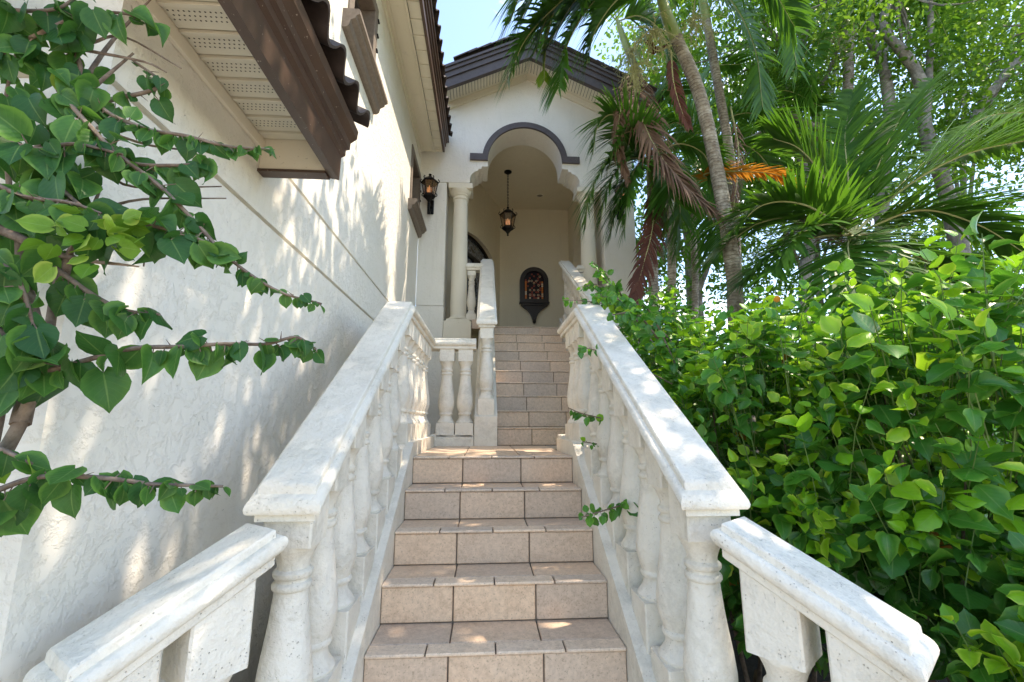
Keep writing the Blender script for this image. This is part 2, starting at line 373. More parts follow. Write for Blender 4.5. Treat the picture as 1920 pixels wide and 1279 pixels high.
# upper eave along the main wall
ue = bpy.data.objects.new('upper_eave', None); link(ue, house)
UY1 = 6.30; UY0 = 1.6
hp(MB().box(XW, XW + .02, UY0, UY1, 5.50, 5.585, .004), 'frieze_moulding', M['smooth_cream'], ue)
hp(MB().box(XW, XW + .05, UY0, UY1, 5.588, 5.608, .004), 'frieze_moulding', M['smooth_cream'], ue)
hp(MB().box(XW, -.84, UY0, UY1, 5.61, 5.63), 'flat_soffit', M['smooth_cream'], ue)
hp(MB().box(-.852, -.826, UY0, UY1, 5.585, 5.609, .005), 'soffit_moulding', M['smooth_cream'], ue)
soffit_run(ue, -.825, -.701, UY0, UY1, 5.62, .2, holes=False)
ufas = [(-.70, 5.60), (-.668, 5.597), (-.666, 5.69), (-.65, 5.70), (-.649, 5.75), (-.63, 5.755), (-.628, 5.80), (-.61, 5.81), (-.608, 5.85), (-.70, 5.86)]
hp(MB().prism(ufas, 'y', UY0, UY1), 'fascia', M['wood'], ue)
hp(MB().box(XW, -.702, UY1 - .02, UY1 - .001, 5.60, 5.86), 'end_panel', M['smooth_cream'], ue)
hp(MB().prism([(-.62, 5.861), (-.62, 5.88), (-3.4, 7.0), (-3.4, 6.9)], 'y', UY0, UY1 + .15), 'roof_deck', M['roof'], ue)
for j in range(25):
    for k in range(2):
        o = inst('roof_tile', tile_me, (0, 0, 0), ue)
        mt = Matrix.Translation((-.565 - k * .33 * math.cos(SL), UY1 + .05 - j * .19, 5.915 + k * .33 * math.sin(SL) + random.uniform(-.004, .004))) @ Matrix.Rotation(math.pi, 4, 'Z') @ Matrix.Rotation(-SL, 4, 'Y') @ Matrix.Rotation(random.uniform(-.01, .01), 4, 'X')
        o.matrix_parent_inverse = Matrix.Translation(-house.location); o.matrix_basis = mt

# entry facade with arched opening
AX, AZ, AR = .605, 5.58, .60           # arch centre, spring, radius
YB = 6.90; XR = 2.36
def facade():
    half = lambda s: [(AX + s * q, z) for q, z in ((1.24, 5.18), (.88, 5.18), (.88, 5.27), (.855, 5.33), (.81, 5.375), (.75, 5.40), (.75, 5.425), (.70, 5.43), (.70, 5.47), (.60, 5.475), (.60, AZ))]
    arc = [(AX - AR * math.cos(t), AZ + AR * math.sin(t)) for t in np.linspace(0, math.pi, 33)]
    L = half(-1); Rr = half(1)[::-1]
    inner = L + arc[1:-1] + Rr
    top = lambda x: 7.50 - .472 * abs(x - .64)
    xs = [-1.05] + [p[0] for p in inner] + [XR]
    # strips from inner outline up to the gable line
    n = len(inner); vs = []; fs = []
    outer = []
    for i, (x, z) in enumerate(inner): outer.append((x, top(x)))
    for Y in (YF, YB):
        vs += [(x, Y, z) for x, z in inner] + [(x, Y, z) for x, z in outer]
    for i in range(n - 1):
        if abs(inner[i][0] - inner[i + 1][0]) > 1e-6:
            fs.append((i, i + 1, n + i + 1, n + i)); fs.append((2 * n + i, 3 * n + i, 3 * n + i + 1, 2 * n + i + 1))
        fs.append((i, 2 * n + i, 2 * n + i + 1, i + 1))
    b = len(vs); 
    mb = MB().add(vs, fs)
    mb.box(-1.05, AX - 1.24, YF, YB, 5.18, 6.62).box(AX + 1.24, XR, YF, YB, 5.18, 6.55)
    mb.prism([(-1.05, 6.62), (AX - 1.24, 6.62), (AX - 1.24, top(AX - 1.24)), (-1.05, top(-1.05))], 'y', YF, YB)
    mb.prism([(AX + 1.24, 6.55), (XR, 6.55), (XR, top(XR)), (AX + 1.24, top(AX + 1.24))], 'y', YF, YB)
    return mb
hp(facade(), 'entry_wall', M['stucco'])
hp(MB().box(-1.05, -.637, YF, YB, 3.165, 5.178, .012), 'pier', M['stucco'])
hp(MB().box(-1.05, -.630, YF - .012, YB, 0, 3.155, .008), 'pier_base', M['stucco'])
hp(MB().box(1.847, XR, YF, YB, 3.165, 5.178, .012), 'pier', M['stucco'])
hp(MB().box(1.84, XR, YF - .012, YB, 0, 3.155, .008), 'pier_base', M['stucco'])
hp(MB().box(-.629, -.112, YF + .02, YB, 0, 2.52), 'porch_base_wall', M['smooth_cream'])
hp(MB().box(1.44, 1.839, YF + .02, YB, 0, 2.52), 'porch_base_wall', M['smooth_cream'])
# arch band (archivolt) with ears
arch = []
RO = .69
for t in np.linspace(0, math.pi, 41): arch.append((AX - RO * math.cos(t), AZ + RO * math.sin(t)))
arch_in = [(AX - .598 * math.cos(t), AZ + .598 * math.sin(t)) for t in np.linspace(0, math.pi, 41)]
mb = MB(); n = 41; vs = []
for Y in (YF - .035, YF + .001): vs += [(x, Y, z) for x, z in arch] + [(x, Y, z) for x, z in arch_in]
fs = []
for i in range(n - 1): fs += [(i, i + 1, n + i + 1, n + i), (i, 2 * n + i, 2 * n + i + 1, i + 1), (n + i, n + i + 1, 3 * n + i + 1, 3 * n + i)]
mb.add(vs, fs)
mb.box(AX - .885, AX - .6, YF - .036, YF + .001, AZ - .012, AZ + .10).box(AX + .6, AX + .885, YF - .036, YF + .001, AZ - .012, AZ + .10)
hp(mb, 'arch_trim', M['trim'], house, 30)
# columns
def column(x):
    c = bpy.data.objects.new('column', None); link(c, house); y = 6.6; x0 = x
    def cp(mb, nm, mat=M['smooth_cream']):
        o = mb.build(nm, mat, c, 35); o.matrix_parent_inverse = Matrix.Translation(-house.location); return o
    r = .123
    cp(MB().lathe([(r * 1.0, 3.03), (r * 1.02, 3.4), (r * 1.0, 3.9), (r * .9, 4.9), (r * .9, 4.93)], 32, (x, y, 0)), 'shaft')
    cp(MB().lathe([(r * .92, 4.931), (r * 1.02, 4.94), (r * 1.02, 4.955), (r * .93, 4.96), (r * .93, 4.985), (r * 1.08, 5.0), (r * 1.08, 5.018), (r * 1.12, 5.02), (r * 1.3, 5.055), (r * 1.36, 5.075), (r * 1.36, 5.09)], 32, (x, y, 0)).box(x - .19, x + .19, y - .15, y + .19, 5.091, 5.179, .006), 'capital')
    cp(MB().lathe([(r * 1.25, 2.975), (r * 1.28, 2.985), (r * 1.25, 3.0), (r * 1.12, 3.005), (r * 1.12, 3.015), (r * 1.03, 3.029)], 32, (x, y, 0)).box(x - .175, x + .175, y - .14, y + .175, 2.93, 2.974, .006), 'base')
    cp(MB().box(x - .205, x + .205, YF - .05, YB - .01, 2.60, 2.929, .006).box(x - .215, x + .215, YF - .06, YB - .02, 2.555, 2.599, .008).box(x - .215, x + .215, YF - .03, YB - .03, 2.521, 2.554, .004), 'pedestal')
column(-.42); column(1.63)
# porch interior
FZ = FLOOR
hp(MB().box(-1.6, 1.9, 7.0, 9.6, FZ - .15, FZ - .012), 'porch_floor', M['tile'])
hp(MB().box(-.21, .09, YF, 7.0, FZ - .15, FZ - .012), 'porch_floor', M['tile'])
hp(MB().box(-1.7, 2.3, YB, 9.9, 6.25, 6.4), 'porch_ceiling', M['cream_stucco'])
hp(MB().box(.3, 2.3, 9.37, 9.55, FZ - .1, 6.25), 'porch_back_wall', M['cream_stucco'])
# angled left wall with arched door
A0 = Vector((.3, 9.37, 0)); A1 = Vector((-.75, 6.91, 0)); ad = (A1 - A0); AL = ad.length; ad.normalize(); an = Vector((-ad.y, ad.x, 0)); an = an if an.x > 0 else -an
def aw(s, z, d=0): q = A0 + ad * s + an * d; return (q.x, q.y, z)
s0, s1 = .28, 2.05; sm = (s0 + s1) / 2; dz = 4.70; drise = .34
outl = [(s0, FZ - .1), (s0, dz)] + [(sm - (s1 - s0) / 2 * math.cos(t), dz + drise * math.sin(t)) for t in np.linspace(0, math.pi, 17)][1:-1] + [(s1, dz), (s1, FZ - .1)]
mb = MB(); n = len(outl); vs = []
for d in (0, -.18): vs += [aw(s, z, d) for s, z in outl] + [aw(s, 6.25, d) for s, z in outl]
fs = []
for i in range(n - 1):
    if abs(outl[i][0] - outl[i + 1][0]) > 1e-6: fs.append((i, n + i, n + i + 1, i + 1))
    fs.append((i, i + 1, 2 * n + i + 1, 2 * n + i))
mb.add(vs, fs)
for a_, b_ in ((0, s0), (s1, AL)):
    q = [aw(a_, FZ - .1), aw(b_, FZ - .1), aw(b_, 6.25), aw(a_, 6.25)]; mb.add(q, [(0, 1, 2, 3)])
hp(mb, 'angled_wall', M['cream_stucco'])
door = bpy.data.objects.new('entry_door', None); link(door, house); door['label'] = 'arched dark framed glass entry door on the angled porch wall'
def dpart(mb, nm, mat):
    o = mb.build(nm, mat, door); o.matrix_parent_inverse = Matrix.Translation(-house.location); return o
mb = MB()
ins = [(sm + (s - sm) * .93, (z if z < FZ else z - .06)) for s, z in outl]
vs = [aw(s, z, d) for d in (-.08, -.13) for s, z in outl] ; vs += [aw(s, z, d) for d in (-.08, -.13) for s, z in ins]; fs = []
for i in range(n - 1): fs += [(i, i + 1, 2 * n + i + 1, 2 * n + i), (2 * n + i, 2 * n + i + 1, 3 * n + i + 1, 3 * n + i)]
mb.add(vs, fs)
def dbar(sa, sb, za, zb):
    q = [aw(s, z, d) for d in (-.075, -.125) for s, z in ((sa, za), (sb, za), (sb, zb), (sa, zb))]
    mb.add(q, [(0, 1, 2, 3), (7, 6, 5, 4), (0, 4, 5, 1), (1, 5, 6, 2), (2, 6, 7, 3), (3, 7, 4, 0)])
dbar(s0 + .05, s1 - .05, 4.58, 4.66); dbar(sm - .05, sm + .05, FZ, 4.58); dbar(s0 + .05, s0 + .17, FZ, 4.58); dbar(s1 - .17, s1 - .05, FZ, 4.58); dbar(s0, s1, FZ, FZ + .2)
dpart(mb, 'door_frame', M['iron'])
c0 = (sm, 4.0); vs = [aw(s, z, -.11) for s, z in ins]
dpart(MB().add(vs, [tuple(range(n))]), 'door_glass', M['doorglass'])
# right porch wall with a side arch recess
mb = MB(); XI = 1.86
o2 = [(7.2, FZ), (7.2, 4.55)] + [(8.1 - .9 * math.cos(t), 4.55 + .75 * math.sin(t)) for t in np.linspace(0, math.pi, 17)][1:-1] + [(9.0, 4.55), (9.0, FZ)]
n = len(o2); vs = [(x, y, z) for x in (XI, XI + .25) for y, z in o2] ; vs = [(XI, y, z) for y, z in o2] + [(XI, y, 6.25) for y, z in o2] + [(XI + .25, y, z) for y, z in o2]; fs = []
for i in range(n - 1):
    if abs(o2[i][0] - o2[i + 1][0]) > 1e-6: fs.append((i, i + 1, n + i + 1, n + i))
    fs.append((i, 2 * n + i, 2 * n + i + 1, i + 1))
mb.add(vs, fs)
for a_, b_ in ((6.9, 7.2), (9.0, 9.4)): mb.add([(XI, a_, FZ - .1), (XI, b_, FZ - .1), (XI, b_, 6.25), (XI, a_, 6.25)], [(0, 1, 2, 3)])
hp(mb, 'porch_side_wall', M['cream_stucco'])
hp(MB().box(XI + .26, XI + .4, 6.9, 9.6, 0, 6.4), 'porch_outer_wall', M['cream_stucco'])
hp(MB().box(-1.75, -1.6, 6.9, 9.6, 0, 6.4), 'porch_outer_wall', M['cream_stucco'])
# gable roof: layered rake boards, soffit, frieze, deck and tiles
gr = bpy.data.objects.new('gable_roof', None); link(gr, house)
GX = .65; GS = .475
def rake(d0, d1, y0, y1, nm, mat, xl=-.66, xr=2.62):
    for s, xe in ((-1, xl), (1, xr)):
        f = lambda x, d: 7.09 - GS * abs(x - GX) + d
        hp(MB().prism([(GX, f(GX, d0)), (xe, f(xe, d0)), (xe, f(xe, d1)), (GX, f(GX, d1))], 'y', y0, y1), nm, mat, gr)
rake(0, .15, 5.98, 6.05, 'rake_board', M['trim']); rake(.152, .24, 5.955, 6.05, 'rake_board', M['trim']); rake(.242, .30, 5.93, 6.05, 'rake_board', M['trim']); rake(.302, .34, 5.905, 6.05, 'rake_board', M['trim'])
rake(.09, .12, 6.052, YF - .02, 'rake_soffit', M['soffit']); rake(-.02, .089, YF - .035, YF - .001, 'frieze_board', M['smooth_cream'], -1.04, XR - .01)
rake(.341, .37, 5.93, 9.9, 'roof_deck', M['roof'], -1.04, 2.75)
rake(-.02, .37, YB + .3, 9.9, 'roof_core', M['cream_stucco'], -1.04, XR)
# dark groove marks along the rake soffit vents
vent = MB()
for s in (-1, 1):
    for k in range(40):
        x = GX + s * (.05 + k * .048)
        if x < -.6 or x > 2.5: continue
        z = 7.09 - GS * abs(x - GX) + .0885; vent.add([(x - .004, 6.08, z), (x + .004, 6.08, z - s * .004 * .0), (x + .004, YF - .08, z), (x - .004, YF - .08, z)], [(0, 3, 2, 1)])
vo = hp(vent, 'soffit_seam', M['hole'], gr); vo['kind'] = 'stuff'
for s in (-1, 1):
    ang = math.atan(GS)
    for k in range(9):
        d = .1 + k * .22
        x = GX + s * d
        if x < -.55 or x > 2.7: continue
        z = 7.09 - GS * d + .40
        o = inst('roof_tile', tile_red if (s < 0 and k in (5, 6)) else tile_me, (0, 0, 0), gr)
        mt = Matrix.Translation((x + (s * .2 if True else 0), 5.93, z - GS * .1)) @ Matrix.Rotation(0 if s < 0 else math.pi, 4, 'Z') @ Matrix.Rotation(-ang, 4, 'Y') @ Matrix.Translation((0, 0 if s < 0 else -.19, 0))
        o.matrix_parent_inverse = Matrix.Translation(-house.location); o.matrix_basis = mt
rc = hp(MB().tube([(GX, 5.95, 7.46), (GX, 9.9, 7.46)], .07, 12), 'ridge_cap', M['roof'], gr, 40)

# ================================================================== STAIRS
XL, XRt = -.48, .608; Y1, Z1, RUN = 2.022, .525, .27
LAND = Z1 + 4 * RISE
low = empty('staircase', (.064, 1.48, 0), 'lower flight of beige tiled steps between the two white balustrades', 'stairs', 'flights of tiled entry steps')
upp = empty('staircase', (.66, 4.5, LAND), 'narrower upper flight of beige tiled steps rising to the arched porch', 'stairs', 'flights of tiled entry steps')
def lpart(mb, nm, mat, root, smooth=None):
    o = mb.build(nm, mat, root, smooth); o.matrix_parent_inverse = Matrix.Translation(-root.location); return o
G = .0032
def tile_box(x0, x1, y0, y1, z0, z1): return MB().box(x0 + G, x1 - G, y0 + (0 if y1 - y0 < .03 else G), y1 - (0 if y1 - y0 < .03 else G), z0 + (0 if z1 - z0 < .03 else G), z1 - (0 if z1 - z0 < .03 else G), .0035)
def flight(root, k0, k1, y1, z1, run, xl, xr, rj, nj, core_y):
    for k in range(k0, k1 + 1):
        y = y1 + run * k; z = z1 + RISE * k; j = random.uniform(-.004, .004)
        last = k == k1
        hy = core_y if last else y + run + .02
        lpart(MB().box(xl, xr, y + .018, hy + .1, max(0, z - RISE - .3), z - .012), 'step_core', M['grout'], root)
        xs = [xl] + [q + j for q in rj] + [xr]
        for a, b in zip(xs[:-1], xs[1:]):
            lpart(tile_box(a, b, y + .006, y + .018, z - RISE + .002, z - .012), 'riser_tile', M['tile'], root)
            if not last: lpart(tile_box(a, b, y + .085, hy + .0, z - .012, z), 'tread_tile', M['tile'], root)
        xs = [xl] + [q + j for q in nj] + [xr]
        for a, b in zip(xs[:-1], xs[1:]): lpart(tile_box(a, b, y - .008, y + .085, z - .0118, z + .0015), 'nosing_tile', M['nosing'], root)
flight(low, -2, 4, Y1, Z1, RUN, XL, XRt, (-.141, .255), (-.235, .055, .347), 4.6)
for (a, b) in ((XL, -.141), (-.141, .255), (.255, XRt), (XRt, .95), (.95, 1.2)):
    for (c, d) in ((Y1 + 4 * RUN + .085, 3.6), (3.6, 4.02), (4.02, 4.505)):
        if a >= XRt and c < 3.7: continue
        lpart(tile_box(a, b, c, d, LAND - .012, LAND), 'landing_tile', M['tile'], low)
lpart(MB().box(XRt, 1.2, 3.9, 4.6, LAND - .4, LAND - .012), 'landing_core', M['grout'], low)
flight(upp, 1, 10, 4.49 - .277, LAND, .277, .126, 1.2, (.472, .875), (.30, .60, .90), 7.0)

# ================================================================== BALUSTRADES
def nz(Y): return Z1 + RISE / RUN * (Y - Y1)
PROF = [(.070, -.040), (.100, -.040), (.106, -.034), (.106, -.006), (.116, -.003), (.127, .006), (.133, .018), (.135, .030), (.132, .042), (.126, .051), (.117, .057), (.104, .0585), (.1025, .082), (.098, .0885), (.090, .090)]
def rail(path, prof=PROF, us=.85, e0=True, e1=True, ws=.86):
    p = [Vector(q) for q in path]; n = len(p); rings = []
    def side(a, b): d = (b - a); d.z = 0; d.normalize(); return Vector((d.y, -d.x, 0))
    for u, wv in prof:
        u *= us; wv *= ws; Lp = []; Rp = []; ext = u - .1 * us
        for i in range(n):
            q = p[i].copy()
            if i == 0: s = side(p[0], p[1]); d = p[1] - p[0]; h = math.hypot(d.x, d.y); off = s; q = q - d / h * (ext if e0 else 0)
            elif i == n - 1: s = side(p[-2], p[-1]); d = p[-1] - p[-2]; h = math.hypot(d.x, d.y); off = s; q = q + d / h * (ext if e1 else 0)
            else:
                sa, sb = side(p[i - 1], p[i]), side(p[i], p[i + 1]); off = (sa + sb) / (1 + sa.dot(sb))
            q = q + Vector((0, 0, wv)); Lp.append(q - off * u); Rp.append(q + off * u)
        rings.append(Lp + Rp[::-1])
    vs = [v for r in rings for v in r]; m = 2 * n; fs = []
    for r in range(len(rings) - 1):
        for i in range(m): j = (i + 1) % m; fs.append((r * m + i, r * m + j, r * m + m + j, r * m + m + i))
    for base, flip in ((0, 1), ((len(rings) - 1) * m, 0)):
        for i in range(n - 1):
            f = (base + i, base + i + 1, base + m - 2 - i, base + m - 1 - i); fs.append(f if flip else f[::-1])
    return MB().add(vs, fs)
TURN = [(.084, .000), (.086, .010), (.078, .022), (.062, .045), (.056, .072), (.056, .080), (.066, .082), (.070, .090), (.069, .098), (.063, .104), (.066, .116), (.076, .145), (.082, .180), (.082, .215), (.076, .27), (.067, .33), (.059, .39), (.053, .45), (.051, .478), (.056, .481), (.060, .487), (.060, .496), (.056, .502), (.050, .505), (.050, .514), (.056, .517), (.060, .524), (.060, .533), (.055, .539), (.049, .543), (.049, .556), (.055, .575), (.066, .598), (.074, .610), (.074, .616)]
def baluster_mesh(name, hb, ht, slope=0., rs=1.0, sdir=(0, 1), hturn=.616):
    """origin on the curb line at the baluster's axis; hb, ht block heights at the axis; slope along sdir"""
    mb = MB(); k = hturn / .616
    def block(w, z0, z1, sl0, sl1, b=.006):
        h = w / 2; vs = []
        co = [(-h, -h + b), (-h + b, -h), (h - b, -h), (h, -h + b), (h, h - b), (h - b, h), (-h + b, h), (-h, h - b)]
        for z, sl in ((z0, sl0), (z1, sl1)):
            for x, y in co: vs.append((x, y, z + sl * (x * sdir[0] + y * sdir[1])))
        mb.add(vs, [tuple(range(7, -1, -1)), tuple(range(8, 16))] + [(i, (i + 1) % 8, 8 + (i + 1) % 8, 8 + i) for i in range(8)])
    block(.180 * rs, -.01, hb, slope, 0)
    mb.lathe([(r * rs, hb + z * k) for r, z in TURN], 22)
    block(.150 * rs, hb + hturn, hb + hturn + ht, 0, slope)
    return mesh_of(name, mb.v, mb.f, M['stone'], 38)
S_LOW = RISE / RUN; S_UP = RISE / .277
B_low = baluster_mesh('baluster_low', .125, .145, S_LOW)
B_lev = baluster_mesh('baluster_level', .12, .14)
B_ret = baluster_mesh('baluster_return', .115, .075)
B_up = baluster_mesh('baluster_up', .11, .16, S_UP, .92)
CAPZ = lambda Y: 1.187 + S_LOW * (Y - 1.47)
YK = 3.06
def bpart(mb, nm, root, smooth=35):
    o = mb.build(nm, M['stone'], root, smooth); o.matrix_parent_inverse = Matrix.Translation(-root.location); return o
def bal(me, x, y, z, root, rz=0): return inst('baluster', me, Vector((x, y, z)) - root.location, root, (0, 0, rz))
def curb(x0, x1, top, y0, y1, zb=0):      # top: list of (y,z)
    poly = [(y0, zb)] + top + [(y1, zb)]
    return MB().prism(poly, 'x', x0, x1)
for side, xc, x_in, x_out in ((-1, -.61, XL, -.74), (1, .745, XRt, .875)):
    xa, xb = sorted((x_in, x_out)); lev_end = 4.48 if side < 0 else 3.78
    lab = 'white cast stone balustrade beside the stucco wall, left of the lower steps' if side < 0 else 'white cast stone balustrade with dappled cap along the shrubs, right of the lower steps'
    rt = empty('balustrade', (xc, 1.6, 0), lab, 'balustrade', 'white stone balustrades')
    ztop = lambda Y: nz(Y) + .10
    bpart(curb(xa, xb, [(1.44, ztop(1.44)), (3.10, ztop(3.10)), (lev_end, ztop(3.10))], 1.44, lev_end), 'stringer', rt, 30)
    # slim raised lip on the inner edge of the stringer
    path = [(xc, 1.475, CAPZ(1.475)), (xc, YK, CAPZ(YK)), (xc, lev_end - .02, CAPZ(YK))]
    if side < 0: path = path[:2] + [(xc, 4.52, CAPZ(YK)), (-.095, 4.52, CAPZ(YK))]
    bpart(rail(path, e1=side > 0), 'handrail', rt, 27)
    y = 1.57
    while y < 3.05: bal(B_low, xc, y, ztop(y), rt); y += .2135
    y = 3.17
    while y < lev_end - .12: bal(B_lev, xc, y, ztop(3.10), rt); y += .187
    if side < 0:
        bpart(MB().box(-.74, -.105, 4.43, 4.62, LAND - .3, ztop(3.10) + .012, .006), 'return_stringer', rt)
        for x in (-.388, -.2): bal(B_lev, x, 4.52, ztop(3.10) + .0, rt)
    else: bpart(MB().box(xa + .012, xb - .01, lev_end - .15, lev_end + .03, LAND - .2, ztop(3.10) + .03, .006), 'end_block', rt)
# flared lower rails
for side, cx_ in ((-1, -.66), (1, .79)):
    d = Vector((.6 * side, -.8, 0)); c = Vector((cx_, 1.43, 0)); Ln = .405; sl = -.48
    lab = 'short flared white stone railing turning out towards the stucco wall' if side < 0 else 'short flared white stone railing turning out towards the mulch and shrubs'
    rt = empty('flared_railing', (cx_, 1.4, 0), lab, 'railing', 'flared railings at the foot of the steps')
    z0 = 1.085
    e = c + d * Ln
    bpart(rail([(c.x, c.y, z0), (e.x, e.y, z0 + sl * Ln)], us=.78, ws=.8), 'handrail', rt, 27)
    me = baluster_mesh('baluster_flare', .12, .19, sl, 1.0, (0, 1), .61)
    rz = math.atan2(d.y, d.x) - math.pi / 2
    for s in (.11, .315):
        q = c + d * s; zc = z0 + sl * s - .032 - (.12 + .61 + .19) + .004
        bal(me, q.x, q.y, zc, rt, rz)
    pts = [(s, z0 + sl * s - .04 - .92 + .01) for s in (-.02, Ln + .02)]
    vs = []
    nrm = Vector((-d.y, d.x, 0))
    for u in (-.11, .11):
        for s, z in pts:
            q = c + d * s + nrm * u; vs += [(q.x, q.y, 0), (q.x, q.y, z)]
    bpart(MB().add(vs, [(0, 2, 3, 1), (4, 5, 7, 6), (0, 1, 5, 4), (2, 6, 7, 3), (1, 3, 7, 5)]), 'stringer', rt)
# upper flight balustrades
ZU = lambda Y: LAND + RISE + S_UP * (Y - 4.49)      # nosing line
for side, xc, x0, x1 in ((-1, .012, -.10, .125), (1, 1.315, 1.20, 1.43)):
    lab = 'white stone balustrade climbing beside the upper steps on the column side' if side < 0 else 'white stone balustrade climbing the upper steps above the shrubs'
    rt = empty('balustrade', (xc, 4.5, LAND), lab, 'balustrade', 'white stone balustrades')
    zt = lambda Y: ZU(Y) + .15
    bpart(curb(x0, x1, [(4.425, zt(4.425)), (6.98, zt(6.98))], 4.425, 6.98, LAND - .3), 'stringer', rt, 30)
    bpart(rail([(xc, 4.45, zt(4.45) + .925), (xc, 6.96, zt(6.96) + .925)], us=.80), 'handrail', rt, 27)
    y = 4.53
    while y < 6.95: bal(B_up, xc, y, zt(y), rt); y += .19
# level porch railings between column and stair rail
for a, b, lab, xs in ((-.30, -.06, 'short level white railing between the left column and the stairs', (-.225,)), (1.43, 1.56, 'short level white railing behind the shrubs by the right column', (1.50,))):
    rt = empty('porch_railing', ((a + b) / 2, 6.6, FLOOR), lab, 'railing')
    bpart(rail([(a, 6.6, 3.80), (b, 6.6, 3.80)], us=.7), 'handrail', rt, 27)
    for x in xs: bal(baluster_mesh('baluster_porch', .09, .075, 0, .85), x, 6.6, FLOOR, rt)

# ================================================================== LAMPS AND WALL ORNAMENT
def lantern(root, c, h=.5, r=.135, scrolls=True):
    """hexagonal carriage lantern; c is the bottom tip of the body, h overall height"""
    x, y, z = c
    def lp(mb, nm, mat, smooth=None): o = mb.build(nm, mat, root, smooth); o.matrix_parent_inverse = Matrix.Translation(-root.location); return o
    b0, b1, t0, t1 = z + .26 * h, z + .30 * h, z + .68 * h, z + .92 * h
    lp(MB().lathe([(.012, z), (.022, z + .03 * h), (.012, z + .06 * h), (.03, z + .10 * h), (.055, z + .16 * h), (r * .72, z + .22 * h), (r * .78, b0), (r * .70, b1)], 6, (x, y, 0)), 'basket', M['iron'])
    lp(MB().lathe([(r * 1.0, t0), (r * 1.12, t0 + .02 * h), (r * 1.05, t0 + .05 * h), (r * .75, z + .80 * h), (r * .35, z + .87 * h), (.02, t1), (.018, z + .96 * h), (.026, z + .975 * h), (.006, z + h)], 6, (x, y, 0)), 'cap', M['iron'])
    bars = MB()
    for k in range(6):
        a = 2 * math.pi * k / 6; ca, sa = math.cos(a), math.sin(a)
        bars.tube([(x + r * .68 * ca, y + r * .68 * sa, b1), (x + r * .98 * ca, y + r * .98 * sa, t0)], .007, 6)
    lp(bars, 'cage_bars', M['iron'])
    gl = MB(); q0 = [(x + r * .66 * math.cos(2 * math.pi * k / 6), y + r * .66 * math.sin(2 * math.pi * k / 6), b1) for k in range(6)]; q1 = [(x + r * .95 * math.cos(2 * math.pi * k / 6), y + r * .95 * math.sin(2 * math.pi * k / 6), t0) for k in range(6)]
    gl.add(q0 + q1, [(k, (k + 1) % 6, 6 + (k + 1) % 6, 6 + k) for k in range(6)]); lp(gl, 'glass', M['amber'])
    for k in range(3):
        a = 2.1 * k + .5; bx, by = x + .035 * math.cos(a), y + .035 * math.sin(a)
        lp(MB().lathe([(.009, b1), (.009, b1 + .11 * h), (.014, b1 + .15 * h), (.012, b1 + .2 * h), (.003, b1 + .27 * h)], 8, (bx, by, 0)), 'candle_bulb', M['bulb'], 60)
    sc = MB()
    for k in range(6):
        a = 2 * math.pi * k / 6; ca, sa = math.cos(a), math.sin(a)
        for rr, zz, s in ((1.0, t0 + .04 * h, 1), (.78, b0, 1)):
            pts = [(r * rr * u, v) for u, v in ((.95, 0), (1.12, .0), (1.18, .05), (1.1, .09), (1.0, .11), (1.05, .14))]
            sc.tube([(x + p_ * ca, y + p_ * sa, zz + v * h * .7) for p_, v in pts], .007, 5)
    lp(sc, 'scroll_ornament', M['iron'], 60)['kind'] = 'stuff'
    return lp
pl = empty('pendant_lantern', (.40, 7.85, 6.25), 'black iron hexagonal pendant lantern hanging on a chain inside the arch', 'lantern')
lp = lantern(pl, (.40, 7.85, 4.92), .60, .15)
lp(MB().lathe([(.075, 6.248), (.075, 6.235), (.05, 6.215), (.012, 6.205)], 20, (.40, 7.85, 0)), 'ceiling_canopy', M['iron'], 40)
ch = MB(); zc = 5.52; k = 0
while zc < 6.21:
    a = k % 2; ring = [(.40 + (.013 * math.cos(t) if a else 0), 7.85 + (0 if a else .013 * math.cos(t)), zc + .022 * math.sin(t)) for t in np.linspace(0, 2 * math.pi, 9)]
    ch.tube(ring, .0045, 5); zc += .034; k += 1
lp(ch, 'chain', M['iron'])
for x, lab in ((-.875, 'black iron wall lantern on the pier left of the column'), (2.11, 'black iron wall lantern half hidden by palm fronds on the right pier')):
    wl = empty('wall_lantern', (x, YF, 4.6), lab, 'lantern', 'wall lanterns either side of the porch')
    lp = lantern(wl, (x, YF - .19, 4.70), .50, .125)
    lp(MB().box(x - .05, x + .05, YF - .022, YF - .002, 4.62, 4.86, .01).lathe([(.04, 0), (.045, .01), (.03, .02)], 12, (x, YF - .02, 4.74)), 'back_plate', M['iron'])
    lp(MB().tube(spline([(x, YF - .02, 4.70), (x, YF - .08, 4.60), (x, YF - .15, 4.60), (x, YF - .19, 4.70)], 12), .013, 8).tube([(x, YF - .19, 4.56), (x, YF - .19, 4.71)], [.006, .02], 8), 'bracket_arm', M['iron'], 60)
dl = empty('ceiling_light', (1.135, 8.72, 6.25), 'small round recessed light in the porch ceiling', 'light')
o = MB().lathe([(.085, 6.249), (.085, 6.238), (.062, 6.236), (.062, 6.2485)], 24, (1.135, 8.72, 0)).build('trim_ring', M['smooth_cream'], dl, 40); o.matrix_parent_inverse = Matrix.Translation(-dl.location)
o = MB().lathe([(.06, 6.247), (.03, 6.243)], 24, (1.135, 8.72, 0)).build('reflector', M['downlight'], dl, 40); o.matrix_parent_inverse = Matrix.Translation(-dl.location)
